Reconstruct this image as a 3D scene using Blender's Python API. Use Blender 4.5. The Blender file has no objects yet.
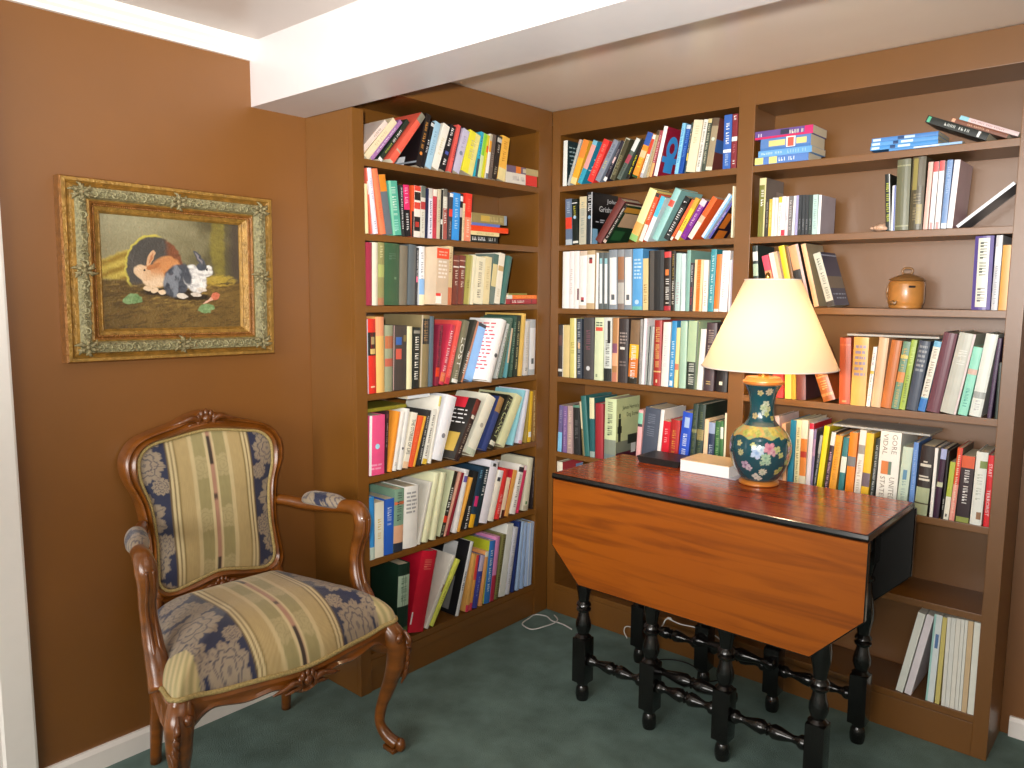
import bpy, bmesh, math, random
from mathutils import Matrix, Vector
from math import sin, cos, pi, radians, sqrt, atan2, exp, floor
C = bpy.context.scene.collection
D = bpy.data

# ------------------------------------------------------------------ helpers
def lin(h):
    if isinstance(h, (tuple, list)): return tuple(h)[:3]
    r = []
    for i in (0, 2, 4):
        c = int(h[i:i+2], 16) / 255
        r.append(c / 12.92 if c <= .04045 else ((c + .055) / 1.055) ** 2.4)
    return tuple(r)

MATS = {}
def mat(key, hexcol, rough=.45, noise=.06, scale=30., bump=0., bscale=200., metal=0., spec=.5, coat=0., stretch=None):
    if key in MATS: return MATS[key]
    m = D.materials.new(key); m.use_nodes = True
    nt = m.node_tree; b = nt.nodes['Principled BSDF']
    c = lin(hexcol)
    b.inputs['Roughness'].default_value = rough
    b.inputs['Metallic'].default_value = metal
    b.inputs['Specular IOR Level'].default_value = spec
    b.inputs['Coat Weight'].default_value = coat
    b.inputs['Coat Roughness'].default_value = .15
    tc = nt.nodes.new('ShaderNodeTexCoord'); mp = nt.nodes.new('ShaderNodeMapping')
    nt.links.new(tc.outputs['Object'], mp.inputs['Vector'])
    if stretch: mp.inputs['Scale'].default_value = stretch
    n = nt.nodes.new('ShaderNodeTexNoise'); n.inputs['Scale'].default_value = scale; n.inputs['Detail'].default_value = 4
    nt.links.new(mp.outputs['Vector'], n.inputs['Vector'])
    r = nt.nodes.new('ShaderNodeValToRGB')
    r.color_ramp.elements[0].position = .3; r.color_ramp.elements[1].position = .7
    r.color_ramp.elements[0].color = tuple(x * (1 - noise) for x in c) + (1,)
    r.color_ramp.elements[1].color = tuple(min(1, x * (1 + noise)) for x in c) + (1,)
    nt.links.new(n.outputs['Fac'], r.inputs['Fac']); nt.links.new(r.outputs['Color'], b.inputs['Base Color'])
    if bump:
        n2 = nt.nodes.new('ShaderNodeTexNoise'); n2.inputs['Scale'].default_value = bscale; n2.inputs['Detail'].default_value = 3
        nt.links.new(mp.outputs['Vector'], n2.inputs['Vector'])
        bp = nt.nodes.new('ShaderNodeBump'); bp.inputs['Strength'].default_value = bump; bp.inputs['Distance'].default_value = .01
        nt.links.new(n2.outputs['Fac'], bp.inputs['Height']); nt.links.new(bp.outputs['Normal'], b.inputs['Normal'])
    MATS[key] = m; return m

def vmat(key, rough=.6, coat=0., bump=0., bscale=300., sheen=0.):
    """a material whose colour is the pattern stored per vertex"""
    if key in MATS: return MATS[key]
    m = D.materials.new(key); m.use_nodes = True; nt = m.node_tree; b = nt.nodes['Principled BSDF']
    a = nt.nodes.new('ShaderNodeVertexColor'); a.layer_name = 'Pattern'
    nt.links.new(a.outputs['Color'], b.inputs['Base Color'])
    b.inputs['Roughness'].default_value = rough; b.inputs['Coat Weight'].default_value = coat
    b.inputs['Sheen Weight'].default_value = sheen
    if bump:
        tc = nt.nodes.new('ShaderNodeTexCoord'); n2 = nt.nodes.new('ShaderNodeTexNoise')
        n2.inputs['Scale'].default_value = bscale
        nt.links.new(tc.outputs['Object'], n2.inputs['Vector'])
        bp = nt.nodes.new('ShaderNodeBump'); bp.inputs['Strength'].default_value = bump; bp.inputs['Distance'].default_value = .005
        nt.links.new(n2.outputs['Fac'], bp.inputs['Height']); nt.links.new(bp.outputs['Normal'], b.inputs['Normal'])
    MATS[key] = m; return m

def obj(name, V, F, m, parent=None, smooth=False, loc=None, mi=None, cols=None, auto=None):
    me = D.meshes.new(name); me.from_pydata([tuple(v) for v in V], [], [tuple(f) for f in F]); me.validate(clean_customdata=False)
    for x in (m if isinstance(m, (list, tuple)) else [m]): me.materials.append(x)
    if mi: me.polygons.foreach_set('material_index', mi)
    if smooth: me.polygons.foreach_set('use_smooth', [True] * len(me.polygons))
    if cols is not None:
        at = me.color_attributes.new('Pattern', 'FLOAT_COLOR', 'POINT')
        flat = []
        for c in cols: flat.extend((c[0], c[1], c[2], 1.))
        at.data.foreach_set('color', flat)
    me.update()
    o = D.objects.new(name, me); C.objects.link(o)
    if parent: o.parent = parent
    if loc: o.location = loc
    if auto is not None:
        bm = bmesh.new(); bm.from_mesh(me)
        bmesh.ops.recalc_face_normals(bm, faces=bm.faces)
        for f in bm.faces: f.smooth = True
        for e in bm.edges:
            if len(e.link_faces) == 2 and e.calc_face_angle(0) > radians(auto): e.smooth = False
        bm.to_mesh(me); bm.free()
    return o

def thing(name, label, cat, loc=(0, 0, 0), rot=(0, 0, 0), group=None):
    o = D.objects.new(name, None); C.objects.link(o); o.empty_display_size = .05
    o.location = loc; o.rotation_euler = rot; o['label'] = label; o['category'] = cat
    if group: o['group'] = group
    return o
def struct(o, label, cat=None):
    o['kind'] = 'structure'; o['label'] = label; o['category'] = cat or o.name.split('_')[0]
    return o

class MB:
    def __init__(s): s.V = []; s.F = []
    def add(s, V, F):
        k = len(s.V); s.V += [tuple(v) for v in V]; s.F += [tuple(i + k for i in f) for f in F]; return s
    def box(s, x0, x1, y0, y1, z0, z1, bev=0.):
        if bev <= 0:
            return s.add([(x0,y0,z0),(x1,y0,z0),(x1,y1,z0),(x0,y1,z0),(x0,y0,z1),(x1,y0,z1),(x1,y1,z1),(x0,y1,z1)],
                         [(0,3,2,1),(4,5,6,7),(0,1,5,4),(1,2,6,5),(2,3,7,6),(3,0,4,7)])
        bm = bmesh.new(); bmesh.ops.create_cube(bm, size=1)
        bmesh.ops.scale(bm, vec=(x1-x0, y1-y0, z1-z0), verts=bm.verts)
        bmesh.ops.translate(bm, vec=((x0+x1)/2, (y0+y1)/2, (z0+z1)/2), verts=bm.verts)
        bmesh.ops.bevel(bm, geom=bm.edges[:], offset=bev, segments=2, affect='EDGES', profile=.7)
        bm.verts.ensure_lookup_table(); bm.verts.index_update()
        s.add([v.co[:] for v in bm.verts], [[v.index for v in f.verts] for f in bm.faces]); bm.free(); return s
    def prism(s, poly, a0, a1, axis='y'):
        n = len(poly)
        def P(p, a): return {'y': (p[0], a, p[1]), 'x': (a, p[0], p[1]), 'z': (p[0], p[1], a)}[axis]
        V = [P(p, a0) for p in poly] + [P(p, a1) for p in poly]
        F = [tuple(range(n)), tuple(range(2*n-1, n-1, -1))] + [(i, i+n, (i+1) % n + n, (i+1) % n) for i in range(n)]
        return s.add(V, F)
    def lathe(s, prof, c=(0,0), n=24, axis='z', o=(0,0,0)):
        V = []; F = []
        for r, z in prof:
            for i in range(n):
                a = 2*pi*i/n; p = (r*cos(a), r*sin(a), z)
                if axis == 'x': p = (z, r*cos(a), r*sin(a))
                if axis == 'y': p = (r*cos(a), z, r*sin(a))
                V.append((p[0]+c[0]+o[0], p[1]+c[1]+o[1], p[2]+o[2]))
        m = len(prof)
        for j in range(m-1):
            for i in range(n): F.append((j*n+i, j*n+(i+1) % n, (j+1)*n+(i+1) % n, (j+1)*n+i))
        F.append(tuple(range(n-1, -1, -1))); F.append(tuple((m-1)*n+i for i in range(n)))
        return s.add(V, F)
    def sweep(s, pts, rad, n=10, closed=False, flat=1., up=(0,0,1), sub=6):
        """tube along smooth path; rad: number or list; flat: squash along up"""
        R = rad if isinstance(rad, (list, tuple)) else [rad]*len(pts)
        P = [Vector(p) for p in pts]; Q = []; RR = []
        m = len(P); segs = m if closed else m-1
        for i in range(segs):
            p1, p2 = P[i], P[(i+1) % m]
            p0 = P[i-1] if (i > 0 or closed) else p1*2-p2
            p3 = P[(i+2) % m] if (i+2 < m or closed) else p2*2-p1
            for k in range(sub):
                t = k/sub
                Q.append(.5*((2*p1)+(p2-p0)*t+(2*p0-5*p1+4*p2-p3)*t*t+(3*p1-p0-3*p2+p3)*t**3))
                u = t*t*(3-2*t); RR.append(R[i]*(1-u)+R[(i+1) % m]*u)
        if not closed: Q.append(P[-1]); RR.append(R[-1])
        V = []; F = []; N = len(Q)
        for i, q in enumerate(Q):
            a = Q[(i+1) % N] if (closed or i+1 < N) else q; b = Q[i-1] if (closed or i > 0) else q
            t = (a-b).normalized(); u = Vector(up); sd = t.cross(u)
            if sd.length < 1e-3: sd = t.cross(Vector((1, 0, .01)))
            sd.normalize(); w = sd.cross(t)
            for k in range(n):
                g = 2*pi*k/n; V.append(q+sd*(cos(g)*RR[i])+w*(sin(g)*RR[i]*flat))
        for i in range(N if closed else N-1):
            for k in range(n): F.append((i*n+k, i*n+(k+1) % n, ((i+1) % N)*n+(k+1) % n, ((i+1) % N)*n+k))
        if not closed: F.append(tuple(range(n-1, -1, -1))); F.append(tuple((N-1)*n+k for k in range(n)))
        return s.add(V, F)
    def ball(s, c, r, n=10, m=6):
        r = r if isinstance(r, (tuple, list)) else (r, r, r); V = []; F = []
        for j in range(m+1):
            f = pi*j/m - pi/2
            for i in range(n):
                a = 2*pi*i/n; V.append((c[0]+r[0]*cos(f)*cos(a), c[1]+r[1]*cos(f)*sin(a), c[2]+r[2]*sin(f)))
        for j in range(m):
            for i in range(n): F.append((j*n+i, j*n+(i+1) % n, (j+1)*n+(i+1) % n, (j+1)*n+i))
        return s.add(V, F)
    def build(s, name, m, parent=None, smooth=False, auto=None, loc=None):
        return obj(name, s.V, s.F, m, parent, smooth, loc, auto=auto)

def smoothloop(pts, n, closed=True):
    """resample a Catmull-Rom curve to n points evenly by length"""
    P = [Vector(p) for p in pts]; m = len(P); Q = []
    for i in range(m if closed else m-1):
        p1, p2 = P[i], P[(i+1) % m]; p0 = P[i-1] if (closed or i) else p1*2-p2; p3 = P[(i+2) % m] if (closed or i+2 < m) else p2*2-p1
        for k in range(16):
            t = k/16; Q.append(.5*((2*p1)+(p2-p0)*t+(2*p0-5*p1+4*p2-p3)*t*t+(3*p1-p0-3*p2+p3)*t**3))
    Q.append(P[0] if closed else P[-1])
    L = [0.]
    for a, b in zip(Q, Q[1:]): L.append(L[-1]+(b-a).length)
    out = []; j = 0
    for i in range(n):
        d = L[-1]*i/(n if closed else n-1)
        while j < len(L)-2 and L[j+1] < d: j += 1
        f = (d-L[j])/max(1e-9, L[j+1]-L[j]); out.append(Q[j].lerp(Q[j+1], f))
    return out
def mixc(a, b, t): return tuple(x+(y-x)*t for x, y in zip(a, b))
def sstep(a, b, x):
    t = max(0., min(1., (x-a)/(b-a))) if a != b else float(x > a)
    return t*t*(3-2*t)
def h2(i, j=0):
    v = sin(i*127.1+j*311.7)*43758.5453; return v-floor(v)
def vnoise(x, y):
    i, j = floor(x), floor(y); f, g = x-i, y-j; f = f*f*(3-2*f); g = g*g*(3-2*g)
    return (h2(i, j)*(1-f)+h2(i+1, j)*f)*(1-g)+(h2(i, j+1)*(1-f)+h2(i+1, j+1)*f)*g
def text_mesh(body, size=1.):
    cu = D.curves.new('letters', 'FONT'); cu.body = body; cu.size = size; cu.resolution_u = 2
    o = D.objects.new('letters', cu); C.objects.link(o)
    bpy.context.view_layer.update()
    me = o.evaluated_get(bpy.context.evaluated_depsgraph_get()).to_mesh()
    V = [v.co.copy() for v in me.vertices]; F = [tuple(p.vertices) for p in me.polygons]
    o.evaluated_get(bpy.context.evaluated_depsgraph_get()).to_mesh_clear()
    D.objects.remove(o); D.curves.remove(cu)
    x0 = min(v.x for v in V); x1 = max(v.x for v in V); y0 = min(v.y for v in V); y1 = max(v.y for v in V)
    return [((v.x-x0)/(x1-x0), (v.y-y0)/(y1-y0)) for v in V], F

# ------------------------------------------------------------------ camera
cd = D.cameras.new('Camera'); co = D.objects.new('Camera', cd); C.objects.link(co)
M = Matrix(((0.752037, -0.082105, 0.653987), (0.659084, 0.083176, -0.747456), (0.006973, 0.993147, 0.116666))).to_4x4(); M.translation = (1.96565, -2.47911, 1.33281)
co.matrix_world = M; cd.sensor_width = 36; cd.lens = 27.2417; cd.clip_start = .02
bpy.context.scene.camera = co

# ------------------------------------------------------------------ paint and wood
BROWN = mat('brown_gloss_paint', '764a14', rough=.38, spec=.95, noise=.05, scale=6, bump=.015, bscale=60)
WALLP = mat('brown_wall_paint', '7c4b0f', rough=.46, spec=1., noise=.05, scale=4, bump=.02, bscale=50)
WHITE = mat('white_trim_paint', 'f6f0ea', rough=.35, noise=.01)
CEILM = mat('ceiling_paint', 'eadccf', rough=.28, noise=.02, scale=5)
CARPET = mat('green_carpet', '728a84', rough=.95, noise=.22, scale=9, bump=.6, bscale=420, spec=.1)

# ------------------------------------------------------------------ room shell
XW = -.2435; YB0 = -1.1693; YA0 = -.9779; ZS = 1.8892; ZC = 2.0769; ZA = 2.045; YBK = .212
XR = 3.4; YF = -5.2
def rbox(name, *a): return MB().box(*a).build(name, WALLP)
struct(MB().box(XW-.1, XR, YF, .32, -.05, 0).build('floor', CARPET), 'dark green carpeted floor')
struct(rbox('wall_left', XW-.1, XW, -1.862, .32, 0, 2.3), 'brown painted wall behind the armchair and painting')
struct(rbox('wall_back', XW, XR, YBK, YBK+.1, 0, 2.3), 'brown wall behind the bookshelves')
CREAMW = mat('cream_wall_paint', 'd8cfc2', rough=.6, noise=.02)
struct(MB().box(XR, XR+.1, YF, .32, 0, 2.3).build('wall_right', CREAMW), 'pale wall on the far side of the room')
wf = MB()
wf.box(XW, .2, YF-.1, YF, 0, 2.3).box(2.9, XR, YF-.1, YF, 0, 2.3).box(.2, 2.9, YF-.1, YF, 0, .75).box(.2, 2.9, YF-.1, YF, 1.95, 2.3)
struct(wf.build('wall_front', CREAMW), 'pale wall with the window facing the shelves')
w = MB()
for x in (.2, 1.085, 1.975, 2.86): w.box(x, x+.04, YF-.07, YF-.03, .75, 1.95)
for z in (.75, 1.33, 1.91): w.box(.2, 2.9, YF-.065, YF-.035, z, z+.04)
struct(w.build('window_1', WHITE), 'white framed window across the front of the room')
struct(MB().box(XW-.1, XR, YF, YB0+.02, ZC, ZC+.05).build('ceiling', mat('front_ceiling_paint', 'cabfb8', rough=.3, noise=.02, scale=5)), 'pale ceiling of the room')
struct(MB().box(XW-.1, XR, YA0, .32, ZA, ZA+.05).build('ceiling_alcove', CEILM), 'glossy pale ceiling over the bookshelves', 'ceiling')
struct(MB().box(XW-.02, XR, YB0, YA0, ZS, ZC+.03).build('ceiling_beam', mat('beam_paint', 'd6d0d0', rough=.32, noise=.01)), 'white boxed beam crossing under the ceiling', 'beam')
cr = [(XW, 2.0229), (XW+.012, 2.0229), (XW+.014, 2.034), (XW+.022, 2.040), (XW+.024, 2.052), (XW+.036, 2.060), (XW+.042, 2.070), (XW+.044, ZC), (XW, ZC)]
struct(MB().prism(cr, YF, YB0, 'y').build('trim_1', WHITE), 'white crown moulding above the brown wall', 'trim')
ca = [(XW-.1, -1.8587), (XW+.018, -1.8587), (XW+.02, -1.864), (XW+.02, -1.93), (XW+.012, -1.936), (XW+.012, -1.955), (XW-.1, -1.955)]
struct(MB().prism(ca, 0, 1.985, 'z').build('trim_2', WHITE), 'white door casing at the end of the brown wall', 'trim')
bb = lambda o: [(o, 0), (o+.014, 0), (o+.014, .052), (o+.008, .0641), (o, .0641)]
struct(MB().prism(bb(XW), -1.8587, YA0, 'y').build('baseboard_left', WHITE), 'white baseboard under the brown wall', 'baseboard')
struct(MB().prism([(y, z) for y, z in ((YBK, 0), (YBK-.014, 0), (YBK-.014, .05), (YBK-.008, .062), (YBK, .062))], 1.645, XR, 'x').build('baseboard_back', WHITE), 'white baseboard right of the bookshelves', 'baseboard')
d1 = thing('door_1', 'white door beside the brown wall', 'door', (XW-.06, -2.35, 0)); d1['kind'] = 'structure'
dm = MB().box(-.02, .0, -.40, .392, .01, 1.97)
for z0, z1 in ((.12, .85), (.98, 1.85)):
    for y0, y1 in ((-.33, -.05), (.05, .33)): dm.box(0, .006, y0, y1, z0, z1, .003)
dm.build('door_leaf', WHITE, d1)
MB().lathe([(.012, 0), (.012, .03), (.026, .045), (.026, .06), (.0, .066)], axis='x', o=(.0, .33, .95)).build('door_handle', mat('brass', 'b08a48', rough=.25, metal=1), d1, smooth=True)

# ------------------------------------------------------------------ built-in bookcases
ZSA = [1.7425, 1.5139, 1.2888, 1.007, 0.7356, 0.4548, 0.1341]
ZSB = [1.752, 1.522, 1.2727, 0.9965, 0.687, 0.4295, 0.1243]
ZSC = [1.752, 1.522, 1.2944, 0.995, 0.6865, 0.4295, 0.1243]
ST = .021
def part(name, parent, *a, bev=.0015):
    return MB().box(*a, bev).build(name, BROWN, parent)
bA = thing('bookcase', 'brown built-in bookcase standing at right angles behind the armchair', 'bookcase', (XW/2, YA0/2, 0))
def pa(name, x0, x1, y0, y1, z0, z1): part(name, bA, x0-XW/2, x1-XW/2, y0-YA0/2, y1-YA0/2, z0, z1)
pa('side_panel', XW+.001, -.02, YA0, YA0+.018, .001, ZS-.001)
pa('stile', -.019, 0, YA0, -.9339, .001, ZS-.001)
pa('stile', -.019, 0, -.0816, -.0004, .001, ZA-.002)
pa('fascia', -.019, 0, YA0+.003, -.0816, 1.957, ZA-.002)
pa('top_panel', XW+.013, -.0195, YA0+.019, -.0612, 1.9575, 1.975)
pa('back_panel', XW+.001, XW+.012, YA0+.02, .0, .14, ZA-.002)
pa('side_panel', XW+.012, -.02, -.06, -.042, .001, ZA-.002)
pa('plinth', -.024, -.005, -.9339, -.0816, .001, .0795)
pa('bottom_rail', -.019, 0, -.9339, -.0816, .0805, ZSA[6]-ST-.001)
for z in ZSA: pa('shelf', XW+.013, -.001, YA0+.019, -.0612, z-ST, z)
bB = thing('bookcase', 'wide brown built-in bookcase of two bays behind the table', 'bookcase', (.81, YBK/2, 0))
def pb(name, x0, x1, y0, y1, z0, z1): part(name, bB, x0-.81, x1-.81, y0-YBK/2, y1-YBK/2, z0, z1)
pb('stile', .0004, .0401, 0, .019, .001, ZA-.002)
pb('stile', .7832, .8398, 0, .019, .001, ZA-.002)
pb('stile', 1.5816, 1.6213, 0, .019, .001, ZA-.002)
pb('fascia', .0401, .7832, 0, .019, 1.948, ZA-.002)
pb('fascia', .8398, 1.5816, 0, .019, 1.945, ZA-.002)
pb('top_panel', .0372, .7995, .0195, YBK-.013, 1.9485, 1.967)
pb('top_panel', .8235, 1.6027, .0195, YBK-.013, 1.9455, 1.964)
pb('back_panel', .002, 1.6213, YBK-.012, YBK-.001, .14, ZA-.002)
pb('side_panel', .018, .0365, .02, YBK-.013, .001, ZA-.002)
pb('side_panel', .80, .823, .02, YBK-.013, .001, ZA-.002)
pb('side_panel', 1.6033, 1.6213, .02, YBK-.002, .001, ZA-.002)
pb('plinth', .0401, .7832, 0, .019, .001, ZSB[6]-ST-.001)
pb('plinth', .8398, 1.5816, 0, .019, .001, ZSC[6]-ST-.001)
for z in ZSB: pb('shelf', .0372, .7995, .0005, YBK-.013, z-ST, z)
for z in ZSC: pb('shelf', .8235, 1.6027, .0005, YBK-.013, z-ST, z)

# ------------------------------------------------------------------ books
PAPER = mat('page_paper', 'e2d6ba', rough=.9, noise=.05, scale=60, stretch=(60, .2, .2), bump=.2, bscale=20)
PAPERW = mat('white_page_paper', 'ece7da', rough=.9, noise=.04, scale=60, stretch=(60, .2, .2), bump=.2, bscale=20)
def bmat(h): return mat('cover_'+h.lower(), h, rough=.36, noise=.05, scale=25)
import re
KIND = {'p': 'paperback_book', 'h': 'hardcover_book', 'j': 'book', 'c': 'disc_case', 'm': 'magazine'}
CATEG = {'p': 'book', 'h': 'book', 'j': 'book', 'c': 'disc case', 'm': 'magazine'}
def make_book(line):
    sh, s, z, t, h, th, P, dep, typ, col, deco, label = line.split(';')
    s, z, t, h, th, P, dep = map(float, (s, z, t, h, th, P, dep)); A = sh[0] == 'A'
    rnd = random.Random(label)
    flatn = th < -1.2
    grp = {'A': 'books in the armchair bookcase', 'B': 'books in the corner bay', 'C': 'books in the pot bay'}[sh[0]]
    if typ == 'c': grp = 'disc cases in the pot bay'
    if typ == 'm': grp = 'magazines on the lowest shelf of the pot bay'
    root = thing(KIND[typ], label, CATEG[typ], group=grp)
    M = Matrix.Translation((P, s, z) if A else (s, -P, z)) @ (Matrix.Rotation(pi/2, 4, 'Z') if A else Matrix.Identity(4)) @ Matrix.Rotation(th, 4, 'Y')
    root.matrix_world = M
    w = {'p': .0006, 'h': .0026, 'j': .0016, 'c': .0011, 'm': .0003}[typ]; w = min(w, t*.2)
    ins = {'p': .0004, 'h': .003, 'j': .002, 'c': .0012, 'm': .0003}[typ]
    bulge = {'p': .0006, 'h': min(.004, t*.12), 'j': min(.0025, t*.08), 'c': 0, 'm': 0}[typ]
    NS = 5
    V = []; F = []; MI = []; slots = [col]
    def slot(hx):
        if hx not in slots: slots.append(hx)
        return slots.index(hx)
    sy = lambda x: -bulge*4*(x/t)*(1-x/t)
    outer = [(0, dep)] + [(t*i/NS, sy(t*i/NS)) for i in range(NS+1)] + [(t, dep)]
    inner = [(w, dep)] + [(w+(t-2*w)*i/NS, w+sy(t*i/NS)) for i in range(NS+1)] + [(t-w, dep)]
    n = len(outer)
    V += [(x, y, 0) for x, y in outer] + [(x, y, h) for x, y in outer] + [(x, y, 0) for x, y in inner] + [(x, y, h) for x, y in inner]
    k = None
    for d in deco.split():
        if d.startswith('k.'): k = d[2:]
    for i in range(n-1):
        side = (i == 0) if A else (i == n-2)
        F.append((i, i+1, n+i+1, n+i)); MI.append(slot(k) if (k and side) else 0)
        F.append((2*n+i, 3*n+i, 3*n+i+1, 2*n+i+1)); MI.append(0)
        F.append((i, 2*n+i, 2*n+i+1, i+1)); MI.append(0)
        F.append((n+i, n+i+1, 3*n+i+1, 3*n+i)); MI.append(0)
    for i in (0, n-1): F.append((i, n+i, 3*n+i, 2*n+i)); MI.append(0)
    lvl = [0.]
    def sp(x0, x1, z0, z1, hx, up=1):
        lvl[0] += .00005; o = .00015+lvl[0]; g = 1 if x1-x0 < .3*t else 4; b = len(V); c = slot(hx)
        for i in range(g+1):
            x = x0+(x1-x0)*i/g; V.append((x, sy(x)-o, z0)); V.append((x, sy(x)-o, z1))
        for i in range(g): F.append((b+2*i, b+2*i+2, b+2*i+3, b+2*i+1)); MI.append(c)
    def sd(f0, f1, z0, z1, hx):            # on the cover that shows, f runs left to right as seen
        lvl[0] += .00005; o = .00015+lvl[0]; c = slot(hx); b = len(V)
        if A: x = -o; ya, yb = dep*(1-f0), dep*(1-f1)
        else: x = t+o; ya, yb = dep*f0, dep*f1
        V.extend([(x, ya, z0), (x, yb, z0), (x, yb, z1), (x, ya, z1)]); F.append((b, b+1, b+2, b+3)); MI.append(c)
    texts = []
    for d in deco.split():
        m = re.match(r'^(cr|cb|cs|ct|cd|b|s|v|r|d|t|m)([\d.]+)(?:-([\d.]+))?:(\w+)(?::(.*))?$', d)
        if not m: continue
        kk, f0, f1, hx, ex = m.groups(); f0 = float(f0); f1 = float(f1) if f1 else f0
        z0, z1 = f0*h, f1*h; base = lvl[0]
        if kk == 'b': sp(.0, t, max(z0, .0002), min(z1, h-.0002), hx)
        elif kk == 'v': sp(f0*t, f1*t, .0003, h-.0003, hx)
        elif kk == 'r':
            a, b_ = [float(q) for q in ex.split('-')]; sp(a*t, b_*t, z0, z1, hx)
        elif kk == 'd':
            c = slot(hx); rx = min(.26*t, .009); rr = rx; b0 = len(V); zc = f0*h
            for i in range(16): V.append((t/2+rx*cos(2*pi*i/16), -bulge-.0006, zc+max(rr, rx)*sin(2*pi*i/16)))
            F.append(tuple(range(b0, b0+16))); MI.append(c)
        elif kk == 's':
            ch = min(max(.42*t, .0035), .008); y = z1; a = rnd.uniform(.24, .32)
            while y-ch > z0:
                wl = rnd.randint(3, 7)
                for _ in range(wl):
                    if y-ch < z0: break
                    lvl[0] = base
                    q = rnd.random()
                    if q < .35: sp(a*t, (1-a)*t, y-ch*.62, y-ch*.3, hx)
                    elif q < .7: sp(a*t, (1-a)*t, y-ch*.35, y-ch*.1, hx); sp(a*t, (a+.18)*t, y-ch*.75, y-ch*.35, hx)
                    else: sp(a*t, (1-a)*t, y-ch*.3, y-ch*.1, hx); sp(a*t, (1-a)*t, y-ch*.75, y-ch*.55, hx)
                    y -= ch
                y -= ch*.8
            lvl[0] = base+.0001
        elif kk == 'm':
            nl = max(2, min(6, int((z1-z0)/.012)))
            for i in range(nl):
                zc = z1-(i+.5)*(z1-z0)/nl; hh = (z1-z0)/nl*.25; x = .15
                while x < .8:
                    ww = rnd.uniform(.15, .4); lvl[0] = base; sp(x*t, min(.86, x+ww)*t, zc-hh, zc+hh, hx); x += ww+.06
            lvl[0] = base+.0001
        elif kk == 'cb': sd(.002, .998, z0+.0005, z1-.0005, hx)
        elif kk == 'cr':
            a, b_ = [float(q) for q in ex.split('-')]; sd(a, b_, z0, z1, hx)
        elif kk == 'cd':
            r_ = float(ex)*dep; zc = f0*h
            for i in range(20):
                a0, a1 = 2*pi*i/20, 2*pi*(i+1)/20; lvl[0] = base
                o = .0004; c = slot(hx); b0 = len(V)
                for (rr, aa) in ((r_, a0), (r_, a1), (r_*.45, a1), (r_*.45, a0)):
                    y = dep*.5+rr*cos(aa); V.append(((-o if A else t+o), y, zc+rr*1.1*sin(aa)))
                F.append((b0, b0+1, b0+2, b0+3)); MI.append(c)
        elif kk == 'cs':
            nl = max(2, int((z1-z0)/.014))
            for i in range(nl):
                zc = z1-(i+.5)*(z1-z0)/nl; x = rnd.uniform(.08, .3)
                while x < .85:
                    ww = rnd.uniform(.06, .2); lvl[0] = base; sd(x, min(.92, x+ww), zc-.0022, zc+.0022, hx); x += ww+.05
            lvl[0] = base+.0001
        elif kk in ('t', 'ct'): texts.append((kk, z0, z1, hx, ex))
    kit = [bmat(x) for x in slots]
    obj('cover', V, F, kit, root, mi=MI)
    pm = PAPERW if typ in ('c', 'm') else PAPER
    MB().box(w*1.01, t-w*1.01, w*1.05+.0001, dep-ins-.0002, ins, h-ins).build('page_block' if typ != 'c' else 'tray', pm if typ != 'c' else bmat('c8c8cc'), root)
    for kk, z0, z1, hx, ex in texts:
        if kk == 't':
            q = ex.split(':'); body = q[0].replace('.', ' '); xa, xb = (.2, .8)
            if len(q) > 1: xa, xb = ((.16, .40), (.60, .84))[int(q[1])]
            T, TF = text_mesh(body)
            TV = []
            for u, v in T:
                x = (xa+(xb-xa)*v)*t; TV.append((x, sy(x)-.0008, z1-u*(z1-z0)))
            obj('title_lettering', TV, TF, bmat(hx), root)
        else:
            ls = ex.split('/'); hh = (z1-z0)/len(ls)
            for i, bd in enumerate(ls):
                T, TF = text_mesh(bd.replace('.', ' ')); TV = []
                zt = z1-i*hh
                for u, v in T:
                    ml = max(len(q_) for q_ in ls); fr_ = len(bd)/ml; f = (.95-.70*fr_)+.70*fr_*u
                    TV.append(((-.0008 if A else t+.0008), dep*((1-f) if A else f), zt-hh*.85+v*hh*.7))
                obj('title_lettering', TV, TF, bmat(hx), root)
    return root
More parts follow.
